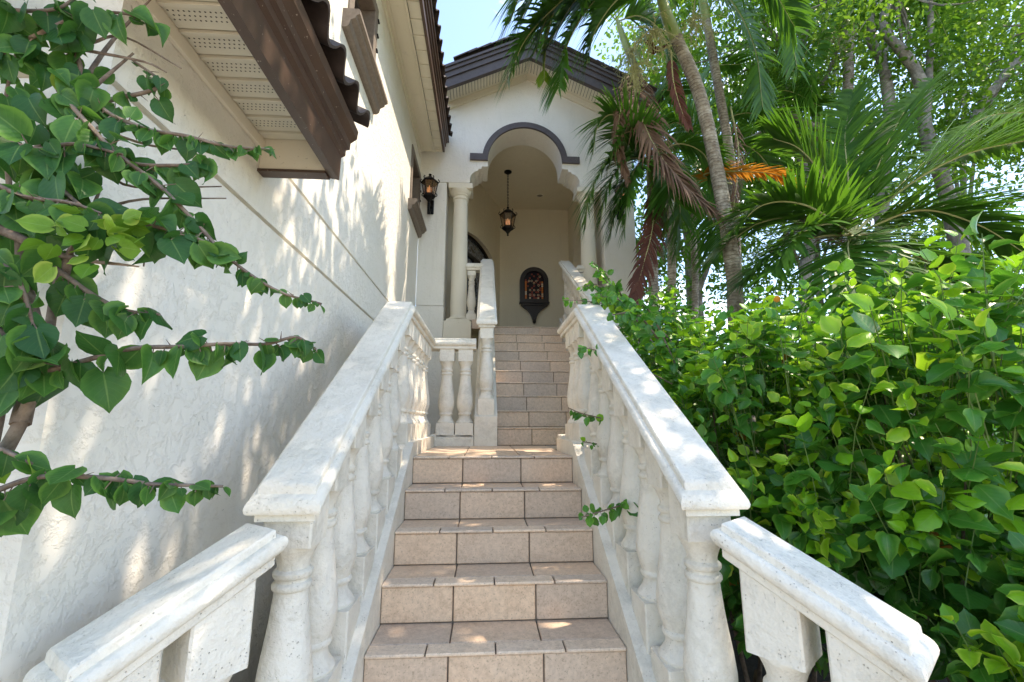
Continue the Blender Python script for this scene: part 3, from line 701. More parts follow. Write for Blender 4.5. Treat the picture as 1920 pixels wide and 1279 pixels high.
# stained glass wall panel on a bracket
sg = empty('stained_glass_panel', (1.057, 9.37, 3.56), 'arched stained glass panel in a dark brown frame with pointed bracket', 'wall panel')
def sp(mb, nm, mat, smooth=None): o = mb.build(nm, mat, sg, smooth); o.matrix_parent_inverse = Matrix.Translation(-sg.location); return o
cx_, hw = 1.057, .315; zs = 4.83 - hw; YP = 9.369
def outline(h, zb, zt_c, n=20): return [(cx_ - h, zb)] + [(cx_ - h * math.cos(t), zt_c + h * math.sin(t)) for t in np.linspace(0, math.pi, n)] + [(cx_ + h, zb)]
oo, ii = outline(hw, 4.03, zs), outline(hw - .085, 4.10, zs)
n = len(oo); vs = [(x, YP - .10, z) for x, z in oo] + [(x, YP - .10, z) for x, z in ii] + [(x, YP, z) for x, z in oo] + [(x, YP - .05, z) for x, z in ii]; fs = []
for i in range(n): j = (i + 1) % n; fs += [(i, j, n + j, n + i), (i, 2 * n + i, 2 * n + j, j), (n + i, n + j, 3 * n + j, 3 * n + i)]
dark = plain('dark_brown_frame', (.028, .018, .014), .45)
sp(MB().add(vs, fs), 'frame', dark, 30)
sp(MB().add([(x, YP - .045, z) for x, z in outline(hw - .08, 4.095, zs)], [tuple(range(n))]), 'backing', M['pane_dark'])
sp(MB().box(cx_ - .33, cx_ + .33, YP - .14, YP, 3.995, 4.029, .006).box(cx_ - .29, cx_ + .29, YP - .12, YP, 3.945, 3.994, .008), 'ledge', dark)
br = [(.27, 3.944), (.22, 3.90), (.15, 3.85), (.09, 3.78), (.055, 3.70), (.035, 3.63)]
sp(MB().prism([(cx_ + q, z) for q, z in br] + [(cx_ - q, z) for q, z in br[::-1]], 'y', YP - .09, YP).lathe([(.012, 3.645), (.034, 3.62), (.038, 3.595), (.028, 3.57), (.006, 3.555)], 12, (cx_, YP - .045, 0)), 'bracket', dark, 40)
PW = .0455; pane_me = {}
for k, nm in enumerate(('pane_orange', 'pane_dark', 'pane_light', 'pane_red')):
    q = MB().box(-PW / 2 + .003, PW / 2 - .003, -.006, 0, -PW / 2 + .003, PW / 2 - .003, .003); pane_me[k] = mesh_of('pane', q.v, q.f, M[nm])
pr = random.Random(4)
for r in range(15):
    for c_ in range(-4, 5):
        x = c_ * PW; z = 4.13 + r * PW
        if abs(x) > hw - .105: continue
        if z > zs and math.hypot(x, z - zs) > hw - .105: continue
        edge = abs(c_) == 4; k = (0 if pr.random() < .75 else 2) if edge and r < 9 else (1 if pr.random() < .6 else 3)
        if not edge and r in (0, 1) and c_ % 2 == 0: k = 2 if pr.random() < .5 else 3
        inst('pane', pane_me[k], Vector((cx_ + x, YP - .046, z)) - sg.location, sg)
ringm = MB()
for (u, v) in ((-.09, 4.20), (0, 4.20), (.09, 4.20), (-.09, 4.31), (0, 4.31), (.09, 4.31), (-.11, 4.52), (.1, 4.42), (.13, 4.62), (0, 4.47), (.05, 4.52), (-.05, 4.52)):
    ringm.tube([(cx_ + u + .02 * math.cos(t), YP - .056, v + .02 * math.sin(t)) for t in np.linspace(0, 2 * math.pi, 9)], .005, 5)
sp(ringm, 'rosette', M['pane_light'])

# ================================================================== FOLIAGE MATERIALS
def leafmat(name, c1, c2, trans, edge=None, rough=.42, tf=.35, rib=(.25, .40, .12), veins=True, spec=.28):
    m = NT(name); at_ = m.n('Attribute', attribute_name='rnd'); oi = m.n('ObjectInfo')
    rv = m.math('FRACT', m.math('ADD', at_.outputs['Fac'], oi.outputs['Random']))
    bl = m.noise(m.coord((1, 1, 1)), 3.5 if veins else 6, 3); col = m.mix(m.ramp(bl, [(.35, (0, 0, 0)), (.65, (.35, .35, .35))]), m.mix(rv, c1, c2), tuple(x * .6 for x in c1)); uv = m.n('UVMap'); sx = m.n('SeparateXYZ'); m.l(uv.outputs[0], sx.inputs[0])
    d = m.math('ABSOLUTE', m.math('SUBTRACT', sx.outputs[0], .5))
    nrm = None
    if edge: col = m.mix(m.math('MULTIPLY', m.ramp(d, [(.30, (0, 0, 0)), (.44, (1, 1, 1))]), m.ramp(rv, [(.35, (0, 0, 0)), (.6, (1, 1, 1))])), col, edge)
    if veins:
        ph = m.math('SUBTRACT', sx.outputs[1], m.math('MULTIPLY', d, .75)); sn = m.math('SINE', m.math('MULTIPLY', ph, 40))
        vv = m.ramp(sn, [(.90, (0, 0, 0)), (1.0, (.16, .16, .16))]); rb = m.ramp(d, [(.012, (.8, .8, .8)), (.03, (0, 0, 0))])
        col = m.mix(m.math('MAXIMUM', vv, rb), col, m.mix(.45, col, rib)); nrm = m.bump(m.math('ADD', sn, m.math('MULTIPLY', rb, 1)), .07, .003)
    m.done(col, rough, nrm, spec=spec)
    tr = m.n('BsdfTranslucent'); tcol = m.mix(.6, col, trans); m.l(tcol, tr.inputs['Color'])
    mixs = m.n('MixShader'); mixs.inputs[0].default_value = tf; m.l(m.b.outputs[0], mixs.inputs[1]); m.l(tr.outputs[0], mixs.inputs[2]); m.l(mixs.outputs[0], m.out.inputs['Surface'])
    return m.m
LM = leafmat('shrub_leaf_mature', (.024, .14, .022), (.075, .30, .034), (.18, .54, .035), edge=(.14, .34, .05), tf=.28, rough=.33, spec=.45)
LY = leafmat('shrub_leaf_young', (.14, .42, .022), (.34, .62, .035), (.42, .78, .05), edge=(.50, .68, .08), rough=.35, spec=.45)
LF = leafmat('yellow_fallen_leaf', (.45, .22, .03), (.5, .10, .02), (.5, .3, .05))
BM = leafmat('bougainvillea_leaf_mature', (.020, .095, .026), (.055, .175, .036), (.12, .36, .04), edge=(.10, .24, .045), tf=.3)
BY = leafmat('bougainvillea_leaf_young', (.09, .24, .02), (.20, .36, .04), (.3, .55, .06), edge=(.32, .45, .08))
PG = leafmat('palm_leaf_green', (.03, .12, .022), (.085, .24, .032), (.19, .46, .03), tf=.3, veins=False, rough=.35)
PGL = leafmat('palm_leaf_light', (.16, .30, .02), (.26, .42, .04), (.4, .6, .05), tf=.45, veins=False, rough=.35)
PB = leafmat('palm_leaf_dry', (.16, .085, .055), (.27, .16, .10), (.25, .15, .08), tf=.15, veins=False, rough=.7)
PRD = leafmat('palm_leaf_dry_red', (.11, .04, .03), (.20, .075, .05), (.25, .10, .06), tf=.15, veins=False, rough=.7)
PO = leafmat('palm_leaf_orange', (.55, .20, .02), (.62, .30, .05), (.8, .35, .05), tf=.35, veins=False, rough=.6)
TL = leafmat('tree_leaf', (.05, .16, .018), (.14, .31, .03), (.30, .56, .05), tf=.38, veins=False, rough=.45)
TD = leafmat('tree_leaf_dark', (.045, .15, .022), (.12, .28, .035), (.28, .52, .05), tf=.4, veins=False, rough=.45)
FLW = plain('palm_flower_stalk', (.42, .42, .20), .7)
def barkm(name, c1, c2, ring=False, sc=20):
    m = NT(name); v = m.coord(); a = m.noise(v, sc, 6, .7); b = m.noise(v, 5, 4)
    col = m.mix(m.ramp(a, [(.35, (0, 0, 0)), (.65, (1, 1, 1))]), c1, c2); col = m.mix(m.ramp(b, [(.5, (0, 0, 0)), (.7, (.7, .7, .7))]), col, tuple(min(1, x * 1.7) for x in c2))
    n = m.bump(a, .5, .01)
    if ring:
        sx = m.n('SeparateXYZ'); m.l(v, sx.inputs[0]); wv = m.math('SINE', m.math('ADD', m.math('MULTIPLY', sx.outputs[2], 150), m.math('MULTIPLY', m.noise(v, 5, 4), 16)))
        col = m.mix(m.math('MULTIPLY', m.ramp(wv, [(.70, (0, 0, 0)), (.98, (.8, .8, .8))]), m.ramp(m.noise(v, 9, 3), [(.35, (.2, .2, .2)), (.6, (1, 1, 1))])), col, tuple(x * .38 for x in c1)); n = m.bump(wv, .3, .006, n)
    return m.done(col, .9, n, spec=.2)
M['palmbark'] = barkm('palm_trunk_bark', (.22, .17, .125), (.42, .38, .32), True)
M['bark'] = barkm('grey_bark', (.16, .14, .12), (.30, .275, .24))
M['twig'] = barkm('brown_twig', (.12, .085, .065), (.24, .185, .145), sc=40)
M['shoot'] = plain('green_shoot', (.10, .17, .045), .6)
M['shaft'] = plain('green_crownshaft', (.30, .36, .13), .45, var=.2)

# ------------------------------------------------------------------ leaf templates (unit length along +y, face +z)
def template(kind, curl, fold, wave):
    cols = (-1, -.55, 0, .55, 1); vs = []; uv = []
    prof = {'heart': [(0, .10), (.07, .30), (.2, .44), (.38, .48), (.56, .42), (.74, .27), (.88, .10), (1, 0)], 'ovate': [(0, .05), (.09, .25), (.22, .36), (.38, .385), (.55, .352), (.73, .255), (.89, .12), (1, 0)], 'lance': [(0, .02), (.2, .19), (.45, .26), (.7, .18), (.88, .07), (1, 0)]}[kind]
    rows = len(prof)
    for i, (v, wd) in enumerate(prof):
        if kind == 'ovate' and 0 < i < rows - 1: wd *= 1.06 if i % 2 else .95
        for c in cols:
            y = v - (.16 * abs(c) * max(0, 1 - v * 2.2) ** 2 if kind == 'heart' else 0) + (.03 * abs(c) if i % 2 and kind == 'ovate' else 0)
            x = c * wd; z = fold * c * c * wd - curl * v * v + wave * math.sin(v * 9 + c * 2) * abs(c)
            vs.append((x, y, z)); uv.append((.5 + c * .5, v))
    n = len(cols); fs = [(r * n + c, r * n + c + 1, (r + 1) * n + c + 1, (r + 1) * n + c) for r in range(rows - 1) for c in range(n - 1)]
    return np.array(vs), fs, np.array(uv)
TEMPL = {k: [template(k, c, f, w_) for c, f, w_ in ((.10, .25, .01), (.28, .35, .03), (-.06, .15, .02), (.45, .5, .05), (.2, -.25, .04), (.6, .9, .06))] for k in ('heart', 'ovate', 'lance')}
def single(kind, ti, mat):
    key = (kind, ti, mat.name)
    if key not in single.c:
        vs, fs, uv = TEMPL[kind][ti]; me = mesh_of('leaf', vs, fs, mat, None); me.polygons.foreach_set('use_smooth', [True] * len(fs))
        ul = me.uv_layers.new(name='UVMap'); li = np.empty(len(me.loops), np.int32); me.loops.foreach_get('vertex_index', li); ul.data.foreach_set('uv', uv[li].ravel().astype(np.float32)); single.c[key] = me
    return single.c[key]
single.c = {}
def frames(axis, nrm):
    a = axis / np.linalg.norm(axis, axis=1, keepdims=True); s = np.cross(a, nrm); s /= np.maximum(np.linalg.norm(s, axis=1, keepdims=True), 1e-6); n = np.cross(s, a)
    return np.stack([s, a, n], axis=2)
def merged(name, pos, fr, size, tid, kind, mats, mi, parent, loc0):
    V = []; Fv = []; UV = []; RN = []; MI = []; base = 0
    for t in range(len(TEMPL[kind])):
        sel = np.where(tid == t)[0]
        if not len(sel): continue
        vs, fs, uv = TEMPL[kind][t]; k = len(sel); nv = len(vs)
        W = np.einsum('kij,nj->kni', fr[sel], vs) * size[sel][:, None, None] + pos[sel][:, None, :] - np.array(loc0)
        V.append(W.reshape(-1, 3)); f = np.array(fs); Fv.append((f[None] + (np.arange(k) * nv)[:, None, None] + base).reshape(-1, 4)); UV.append(np.tile(uv[f.ravel()], (k, 1)))
        RN.append(np.repeat(rng.random(k), nv)); MI.append(np.repeat(mi[sel], len(fs))); base += k * nv
    V = np.concatenate(V); Fv = np.concatenate(Fv); UV = np.concatenate(UV); RN = np.concatenate(RN); MI = np.concatenate(MI)
    me = bpy.data.meshes.new(name); me.vertices.add(len(V)); me.vertices.foreach_set('co', V.ravel().astype(np.float32))
    me.loops.add(Fv.size); me.loops.foreach_set('vertex_index', Fv.ravel().astype(np.int32)); me.polygons.add(len(Fv)); me.polygons.foreach_set('loop_start', (np.arange(len(Fv)) * 4).astype(np.int32))
    me.polygons.foreach_set('material_index', MI.astype(np.int32)); me.polygons.foreach_set('use_smooth', np.ones(len(Fv), bool))
    for m_ in mats: me.materials.append(m_)
    ul = me.uv_layers.new(name='UVMap'); ul.data.foreach_set('uv', UV.ravel().astype(np.float32))
    at_ = me.attributes.new('rnd', 'FLOAT', 'POINT'); at_.data.foreach_set('value', RN.astype(np.float32)); me.update(); me.validate()
    o = bpy.data.objects.new(name, me); o['kind'] = 'stuff'; return link(o, parent)
def plant_leaves(root, L, kind, mats, n_ind):
    """L: list of (pos, axis, normal, size, material index)"""
    pos = np.array([l[0] for l in L]); ax = np.array([l[1] for l in L]); nr = np.array([l[2] for l in L]); size = np.array([l[3] for l in L]); mi = np.array([l[4] for l in L])
    fr = frames(ax, nr); tid = rng.choice(6, len(L), p=(.26, .22, .18, .12, .12, .10))
    px, py, z = pix(pos + fr[:, :, 1] * size[:, None] * .5); ok = (z > .1) & (px > -30) & (px < 1950) & (py > -30) & (py < 1310)
    order = np.argsort(z); cell = {}; score = np.full(len(L), -1.)
    for i in order:
        if not ok[i]: continue
        c = (int(px[i] // 16), int(py[i] // 16)); k = cell.get(c, 0); cell[c] = k + 1
        if k < 2: score[i] = size[i] / z[i] * (1 if k == 0 else .5)
    pick = [i for i in np.argsort(-score)[:n_ind] if score[i] > 0]; rest = np.setdiff1d(np.arange(len(L)), pick)
    loc = np.array(root.location)
    for i in pick:
        o = bpy.data.objects.new('leaf', single(kind, int(tid[i]), mats[mi[i]]))
        o.matrix_basis = Matrix.Translation(Vector(pos[i] - loc)) @ Matrix(fr[i].tolist()).to_4x4() @ Matrix.Scale(float(size[i]), 4); link(o, root)
    if len(rest): merged('foliage', pos[rest], fr[rest], size[rest], tid[rest], kind, mats, mi[rest], root, loc)
def rv(s=1.): return Vector((random.gauss(0, s), random.gauss(0, s), random.gauss(0, s)))
def tw(mb, nm, root, mat, smooth=60):
    o = mb.build(nm, mat, root, smooth); o.matrix_parent_inverse = Matrix.Translation(-root.location); return o

# ================================================================== BOUGAINVILLEA (left)
CAMV = Vector((0, 0, CZ))
bg_ = empty('bougainvillea', (-1.16, .92, 0), 'leafy climber with heart shaped leaves sprawling over the left house corner', 'climber')
L = []; st = MB(); SPR = bg_
def spray(pts, s0, s1, gap, young=0., hang=.8, rr=(.0055, .0026), both=True, jit=.012):
    st = MB(); c = spline([P(*q) for q in pts], 40); st.tube(c, [rr[0] + (rr[1] - rr[0]) * i / 40 for i in range(41)], 6)
    ln = sum((c[i + 1] - c[i]).length for i in range(40)); n = max(3, int(ln / gap * 1.65)); sd = 1
    for k in range(n):
        t = (k + .5) / n; i = min(39, int(t * 40)); q = c[i].lerp(c[i + 1], t * 40 - i); T = (c[i + 1] - c[i]).normalized()
        for rep in range(2 if both and random.random() < .55 else 1):
            sd = -sd; side = T.cross(Vector((0, 1, 0))).normalized() * sd
            ax = (Vector((0, 0, -1)) * hang + T * random.uniform(-.2, .7) + side * .35 + rv(.38)).normalized()
            tocam = (CAMV - q).normalized(); nr = (tocam * .8 + Vector((0, -.1, .55)) + rv(.55)).normalized()
            s = (s0 + (s1 - s0) * t) * random.choice((.42, .58, .7, .84, .95)) * random.uniform(.85, 1.1)
            pd = (ax * .6 + rv(.6)).normalized() * s * random.uniform(.15, .5); st.tube([q, q + pd], [.0014, .0011], 3)
            L.append((tuple(q + pd), tuple(ax), tuple(nr), s, 1 if random.random() < young else 0))
    for k in range(int(ln / .07)):
        i = random.randint(2, 38); q = c[i]; d = rv(1).normalized(); st.tube([q, q + d * .022], [.0016, .0004], 4)
    tw(st, 'stem', SPR, M['twig'])
    return c
stem = [((-200, 1260, .98), (-70, 980, .96), (35, 800, .95), (85, 660, .95), (110, 520, .96), (160, 420, .98), (190, 350, 1.0)), ((38, 796, .951), (70, 640, 1.0), (40, 480, 1.0), (60, 300, .98), (160, 180, .97), (250, 100, 1.0)),
        ((-60, 1010, 1.0), (5, 740, 1.02), (20, 430, 1.03), (10, 200, 1.0), (40, 60, .98)), ((110, 560, .96), (130, 480, .93), (135, 460, .9)), ((60, 330, 1.0), (120, 220, 1.03), (200, 90, 1.06), (300, -20, 1.08)), ((0, 430, .95), (120, 480, .93), (260, 500, .9))]
for k, s_ in enumerate(stem):
    tw(MB().tube(spline([P(*q) for q in s_], 24), [(.016 if k < 2 else .011) * (1 - .85 * i / 24) for i in range(25)], 8), 'stem', bg_, M['twig'])
spray([(130, 60, .98), (180, 190, .97), (270, 240, .96), (350, 255, .95), (430, 275, .95), (505, 280, .95)], .075, .026, .034)
spray([(110, 170, .95), (200, 270, .93), (300, 350, .92), (370, 420, .92), (430, 485, .93), (520, 545, .94), (603, 570, .95)], .085, .022, .030)
spray([(60, 300, .9), (170, 400, .88), (270, 420, .88), (350, 440, .89), (400, 460, .9)], .085, .06, .034)
spray([(-20, 720, .92), (110, 690, .9), (240, 655, .89), (340, 650, .89), (420, 645, .9), (500, 645, .91), (555, 632, .92), (592, 655, .92)], .10, .03, .034, hang=.9)
spray([(-20, 925, .9), (70, 895, .88), (180, 895, .87), (290, 908, .88), (370, 910, .89), (418, 912, .9)], .095, .02, .030, hang=.95)
spray([(100, 500, .93), (170, 550, .91), (230, 580, .9), (300, 590, .9)], .08, .05, .036, hang=.9)
spray([(-20, 110, .95), (60, 70, .94), (150, 30, .94), (230, 25, .95), (290, 45, .96)], .08, .05, .036)
spray([(-20, 10, .92), (40, 20, .92), (110, 15, .93), (160, -20, .94)], .08, .06, .034)
spray([(0, 260, .9), (70, 280, .88), (140, 270, .88), (230, 290, .9)], .085, .06, .032)
spray([(-20, 340, .86), (50, 370, .85), (130, 380, .85), (190, 400, .86)], .09, .06, .032)
spray([(-20, 480, .85), (30, 520, .85), (60, 600, .86), (80, 680, .87)], .085, .06, .034)
spray([(-20, 600, .86), (20, 640, .86), (60, 690, .87)], .08, .06, .034)
spray([(-30, 830, .9), (20, 850, .9), (60, 870, .9)], .07, .05, .034, .3)
spray([(200, 190, .99), (300, 160, 1.0), (245, 110, 1.0)], .06, .04, .05)
spray([(140, 230, .95), (230, 300, .94), (330, 310, .94), (400, 300, .95)], .07, .05, .036)
# bright young rosette
for k in range(30):
    a = k * 2.4 + random.uniform(-.5, .5); r = .008 + .0026 * k * random.uniform(.6, 1.2); q = P(190, 440, .84) + Vector((math.cos(a) * r * 1.25, random.uniform(-.03, .02), math.sin(a) * r * .9))
    ax = Vector((math.cos(a), -.3, math.sin(a) * .7 - .2)) + rv(.5); L.append((tuple(q), tuple(ax), tuple((CAMV - q).normalized() + Vector((0, 0, .6)) + rv(.7)), random.uniform(.022, .045), 1))
for k in range(120):       # inner leaves of the mass
    px_, py_ = min(230, random.gauss(70, 85)), random.gauss(330, 140)
    q = P(px_, py_, random.uniform(.9, 1.08)); ax = Vector((random.gauss(.2, .5), random.gauss(0, .3), -.8)); L.append((tuple(q), tuple(ax), tuple((CAMV - q).normalized() + rv(.5)), random.uniform(.035, .07), 0 if random.random() < .93 else 1))
for k in range(420):  # leaves beyond the left frame edge, added to shade the near wall face
    q = Vector((random.uniform(-2.0, -1.27), random.uniform(.72, 1.08), random.uniform(.5, 2.7))); ax = Vector((random.gauss(.2, .5), random.gauss(-.2, .3), -.8)); L.append((tuple(q), tuple(ax), tuple(Vector((0, -1, .3)) + rv(.5)), random.uniform(.05, .085), 0))
for k in range(6):
    a = P(random.uniform(60, 200), random.uniform(60, 500), .97); st.tube(spline([a, a + Vector((random.uniform(.05, .15), .02, random.uniform(-.03, .05))), a + Vector((random.uniform(.15, .26), .03, random.uniform(-.08, .06)))], 8), [.004 - .0003 * i for i in range(9)], 5)
tw(st, 'twigs', bg_, M['twig'])['kind'] = 'stuff'
plant_leaves(bg_, L, 'heart', (BM, BY), 300)

# ================================================================== SHRUBS (right)
def shrub(loc, rx, ry, z0, z1, nshoot, leaf, label, lob=4, lean=(0, 0), young=.5, ind=260, seed=1, name='flowering_shrub'):
    R0 = random.Random(seed); root = empty(name, (loc[0], loc[1], 0), label, 'shrub', 'leafy green shrubs along the steps')
    L = []; st = MB(); sh_ = MB(); c = Vector((loc[0], loc[1], (z0 + z1) / 2)); rz = (z1 - z0) / 2
    lobes = [(Vector((R0.uniform(-1, 1), R0.uniform(-1, 1), R0.uniform(-.6, 1))).normalized(), R0.uniform(.05, .3)) for _ in range(lob * 3)]
    for k in range(nshoot):
        while True:
            u = Vector((R0.gauss(0, 1), R0.gauss(0, 1), R0.gauss(.15, 1))).normalized()
            if u.y < .55 or R0.random() < .3: break
        bumpr = 1 + sum(a * max(0, u.dot(d)) ** 6 for d, a in lobes) - .12
        depth = 1 - abs(R0.gauss(0, .2)); q = c + Vector((u.x * rx, u.y * ry, u.z * rz)) * bumpr * depth
        if q.x < .95 and q.y > 1.2: q.x = .95 + R0.random() * .1
        if q.z < .12: continue
        up = (u * .75 + Vector((0, 0, .75)) + Vector((R0.gauss(0, .25), R0.gauss(0, .25), R0.gauss(0, .2)))).normalized()
        if u.z < -.1: up = (u + Vector((0, 0, .35))).normalized()
        if u.z > .35: q = q + up * (R0.random() ** 2.2) * .24
        nl = R0.randint(6, 9); s1 = Vector((0, 0, 1)).cross(up); s1 = s1.normalized() if s1.length > .01 else Vector((1, 0, 0)); s2 = up.cross(s1); tip = R0.random() < young and u.z > -.35
        big = R0.uniform(.6, 1.25)
        b = q - up * leaf * 2.4; sh_.tube([b - up * leaf * 1.5 - Vector((0, 0, leaf)), b, q], [.003, .0025, .0015], 4)
        for i in range(nl):
            f = i / nl; a = i * 2.4 + k; h = -leaf * (2.2 - 2.3 * f); el = .1 + 1.25 * f ** 1.5
            d = (s1 * math.cos(a) + s2 * math.sin(a)) * math.cos(el) + up * math.sin(el)
            d = (d + Vector((0, 0, -.42 * (1 - f))) + Vector((R0.gauss(0, .28), R0.gauss(0, .28), R0.gauss(0, .25)))).normalized()
            nr = (Vector((0, 0, 1)) * .7 + up * .4 + u * .4 + Vector((R0.gauss(0, .42), R0.gauss(0, .42), R0.gauss(0, .2)))); sz = leaf * big * (1.12 - .45 * f) * R0.uniform(.85, 1.15)
            pos = q + up * h + d * leaf * .25
            yg = tip and f > .42 and R0.random() < .9
            L.append((tuple(pos), tuple(d), tuple(nr), sz, 2 if R0.random() < .004 else (1 if yg else 0)))
    for k in range(12):
        e = c + Vector((R0.uniform(-.7, .7) * rx, R0.uniform(-.7, .7) * ry, R0.uniform(-.2, .7) * rz)); b = Vector((loc[0] + R0.gauss(0, .07), loc[1] + R0.gauss(0, .07), 0))
        m_ = b.lerp(e, .5) + Vector((R0.gauss(0, .08), R0.gauss(0, .08), .05)); st.tube(spline([b, m_, e], 10), [.013 - .001 * i for i in range(11)], 6)
    tw(st, 'branches', root, M['twig']); tw(sh_, 'shoots', root, M['shoot'])['kind'] = 'stuff'; plant_leaves(root, L, 'ovate', (LM, LY, LF), ind); return root
shrub((2.12, 1.95), .86, .72, .25, 2.08, 600, .096, 'large foreground shrub with big variegated leaves at the right edge', seed=3, young=.72, ind=300)
shrub((1.52, 2.45), .52, .62, .15, 2.08, 350, .088, 'bright green shrub pressing against the middle of the right balustrade', seed=5, young=.68, ind=270)
shrub((1.50, 3.35), .50, .60, .2, 2.34, 380, .078, 'mid green shrub growing behind the upper end of the right handrail', seed=7, young=.5, ind=200)
shrub((2.75, 3.05), .85, .60, .3, 2.46, 400, .09, 'tall shrub with lime shoots in front of the low palm', seed=9, young=.7, ind=200)
shrub((1.85, 4.35), .62, .50, .3, 2.76, 380, .065, 'dense small leaved shrub below the porch pier', seed=12, young=.15, ind=160)
shrub((1.75, 1.28), .42, .30, .1, 1.05, 190, .085, 'low leafy shrub spilling over the mulch by the flared railing', seed=15, young=.35, ind=110)
shrub((3.7, 3.3), .8, .7, .3, 2.1, 260, .088, 'leafy shrub at the far right edge under the low palm', seed=21, young=.5, ind=120)
# climbing shoots through and over the right balustrade
vn = empty('trailing_vine', (1.05, 3.3, 0), 'thin climbing shoots trailing over and through the right balustrade', 'vine', 'leafy green shrubs along the steps')
L = []; SPR = vn
spray([(1260, 720, 2.6), (1200, 690, 2.55), (1150, 668, 2.5), (1110, 655, 2.45), (1084, 652, 2.42)], .085, .05, .05, .25, .5, (.005, .003))
spray([(1200, 640, 3.2), (1170, 570, 3.3), (1140, 530, 3.4), (1120, 505, 3.45), (1112, 490, 3.45)], .14, .05, .06, .1, .6, (.007, .002))
spray([(1190, 600, 3.2), (1150, 575, 3.15), (1100, 565, 3.1), (1055, 562, 3.1)], .085, .05, .045, .0, .4, (.005, .003))
spray([(1180, 800, 2.7), (1130, 785, 2.6), (1090, 775, 2.55), (1066, 765, 2.5)], .08, .045, .05, .1, .6, (.004, .0028))
spray([(1170, 850, 2.7), (1130, 835, 2.65), (1092, 828, 2.6)], .07, .04, .04, .1, .5, (.004, .0028))
spray([(1190, 940, 2.2), (1140, 955, 2.1), (1090, 970, 2.05)], .08, .05, .04, 0, .5, (.004, .0028))
spray([(1300, 700, 3.0), (1240, 620, 3.1), (1190, 610, 3.2), (1130, 620, 3.2)], .10, .06, .035, .15, .5, (.006, .002))
for k_ in range(9):
    y_ = random.uniform(2.5, 3.6); a_ = Vector((1.12, y_, 1.62 + .55 * (y_ - 2.2))); e_ = a_ + Vector((random.uniform(-.42, -.2), random.uniform(-.25, .05), random.uniform(.22, .42))); m2 = a_.lerp(e_, .55) + Vector((0, 0, .12))
    pa, pm, pe = pix(tuple(a_)), pix(tuple(m2)), pix(tuple(e_)); spray([(pa[0], pa[1], a_.y), (pm[0], pm[1], m2.y), (pe[0], pe[1], e_.y)], .095, .055, .03, .2, .5, (.006, .003))
spray([(1330, 640, 3.5), (1270, 590, 3.5), (1210, 590, 3.5), (1160, 600, 3.4)], .10, .06, .035, .1, .5, (.006, .002))
plant_leaves(vn, L, 'ovate', (LM, LY), 260)

# ================================================================== PALMS
def frond(root, pts, Lm, mat, n=34, droop=.5, wd=.022, up=None, spread=.75, rr=.013, stemmat=None, t0=.10):
    n = int(n * 1.75); wd *= 1.3
    c = spline([P(*q) if len(q) == 3 and abs(q[0]) > 60 else Vector(q) for q in pts], 40); V = []; F = []; rn = []
    def A(vs, fs, r):
        b = len(V); V.extend(tuple(v) for v in vs); F.extend(tuple(i + b for i in f) for f in fs); rn.extend([r] * len(vs))
    mb = MB().tube(c, [rr * (1 - .8 * i / 40) for i in range(41)], 6); A(mb.v, mb.f, .8)
    ns = len(mb.f); G_ = Vector((0, 0, -1))
    for k in range(n):
        t = t0 + (1 - t0) * (k + .5) / n; i = min(39, int(t * 40)); q = c[i].lerp(c[i + 1], t * 40 - i); T = (c[i + 1] - c[i]).normalized()
        u = Vector(up) if up else Vector((0, 0, 1)); s = T.cross(u)
        s = s.normalized() if s.length > .05 else Vector((1, 0, 0)); nn = s.cross(T)
        l = Lm * (.35 + .65 * math.sin(math.pi * min(1, t * .82 + .16)) ** .7)
        for sd in (-1, 1):
            ll = l * random.uniform(.82, 1.1); d0 = (T * (.55 + .5 * t) + s * sd * spread + nn * random.uniform(.05, .35) + rv(.07)).normalized()
            p = q.copy(); d = d0; W = wd * random.uniform(.8, 1.15); vs = []; r = random.random(); wv = d.cross(nn).normalized()
            for j in range(5):
                f = j / 4; hw_ = W * .5 * (1 - f ** 2.2) * (.55 + .45 * min(1, f * 5)) + .0006
                vs += [p - wv * hw_ + nn * hw_ * .35, p + wv * hw_ + nn * hw_ * .35]
                d = (d + G_ * droop * (.12 + .30 * f)).normalized(); p = p + d * ll / 4
            A(vs, [(2 * j, 2 * j + 1, 2 * j + 3, 2 * j + 2) for j in range(4)], r)
    me = mesh_of('frond', V, F, [mat, stemmat or FLW], None, [1] * ns + [0] * (len(F) - ns)); me.polygons.foreach_set('use_smooth', [True] * len(F))
    at_ = me.attributes.new('rnd', 'FLOAT', 'POINT'); at_.data.foreach_set('value', rn)
    o = link(bpy.data.objects.new('frond', me), root); o.matrix_parent_inverse = Matrix.Translation(-root.location); return o
def palm(base, trunk, r0, r1, label, shaft=None):
    pts = [P(*q) for q in trunk]; b = Vector((pts[0].x + base[0], pts[0].y + base[1], 0)); root = empty('palm_tree', tuple(b), label, 'palm', 'palms behind the shrubs')
    c = spline([b] + pts, 120); tw(MB().tube(c, [(r0 + (r1 - r0) * i / 120) * (1.012 if i % 3 == 0 else .994) * (1 + .02 * math.sin(i * .37)) for i in range(121)], 16), 'trunk', root, M['palmbark'], 60)
    if shaft: tw(MB().tube(spline([P(*q) for q in shaft], 12), [r1 * (1.0 + .25 * math.sin(math.pi * i / 12)) * (1 - .45 * i / 12) for i in range(13)], 16), 'crownshaft', root, M['shaft'], 60)
    return root
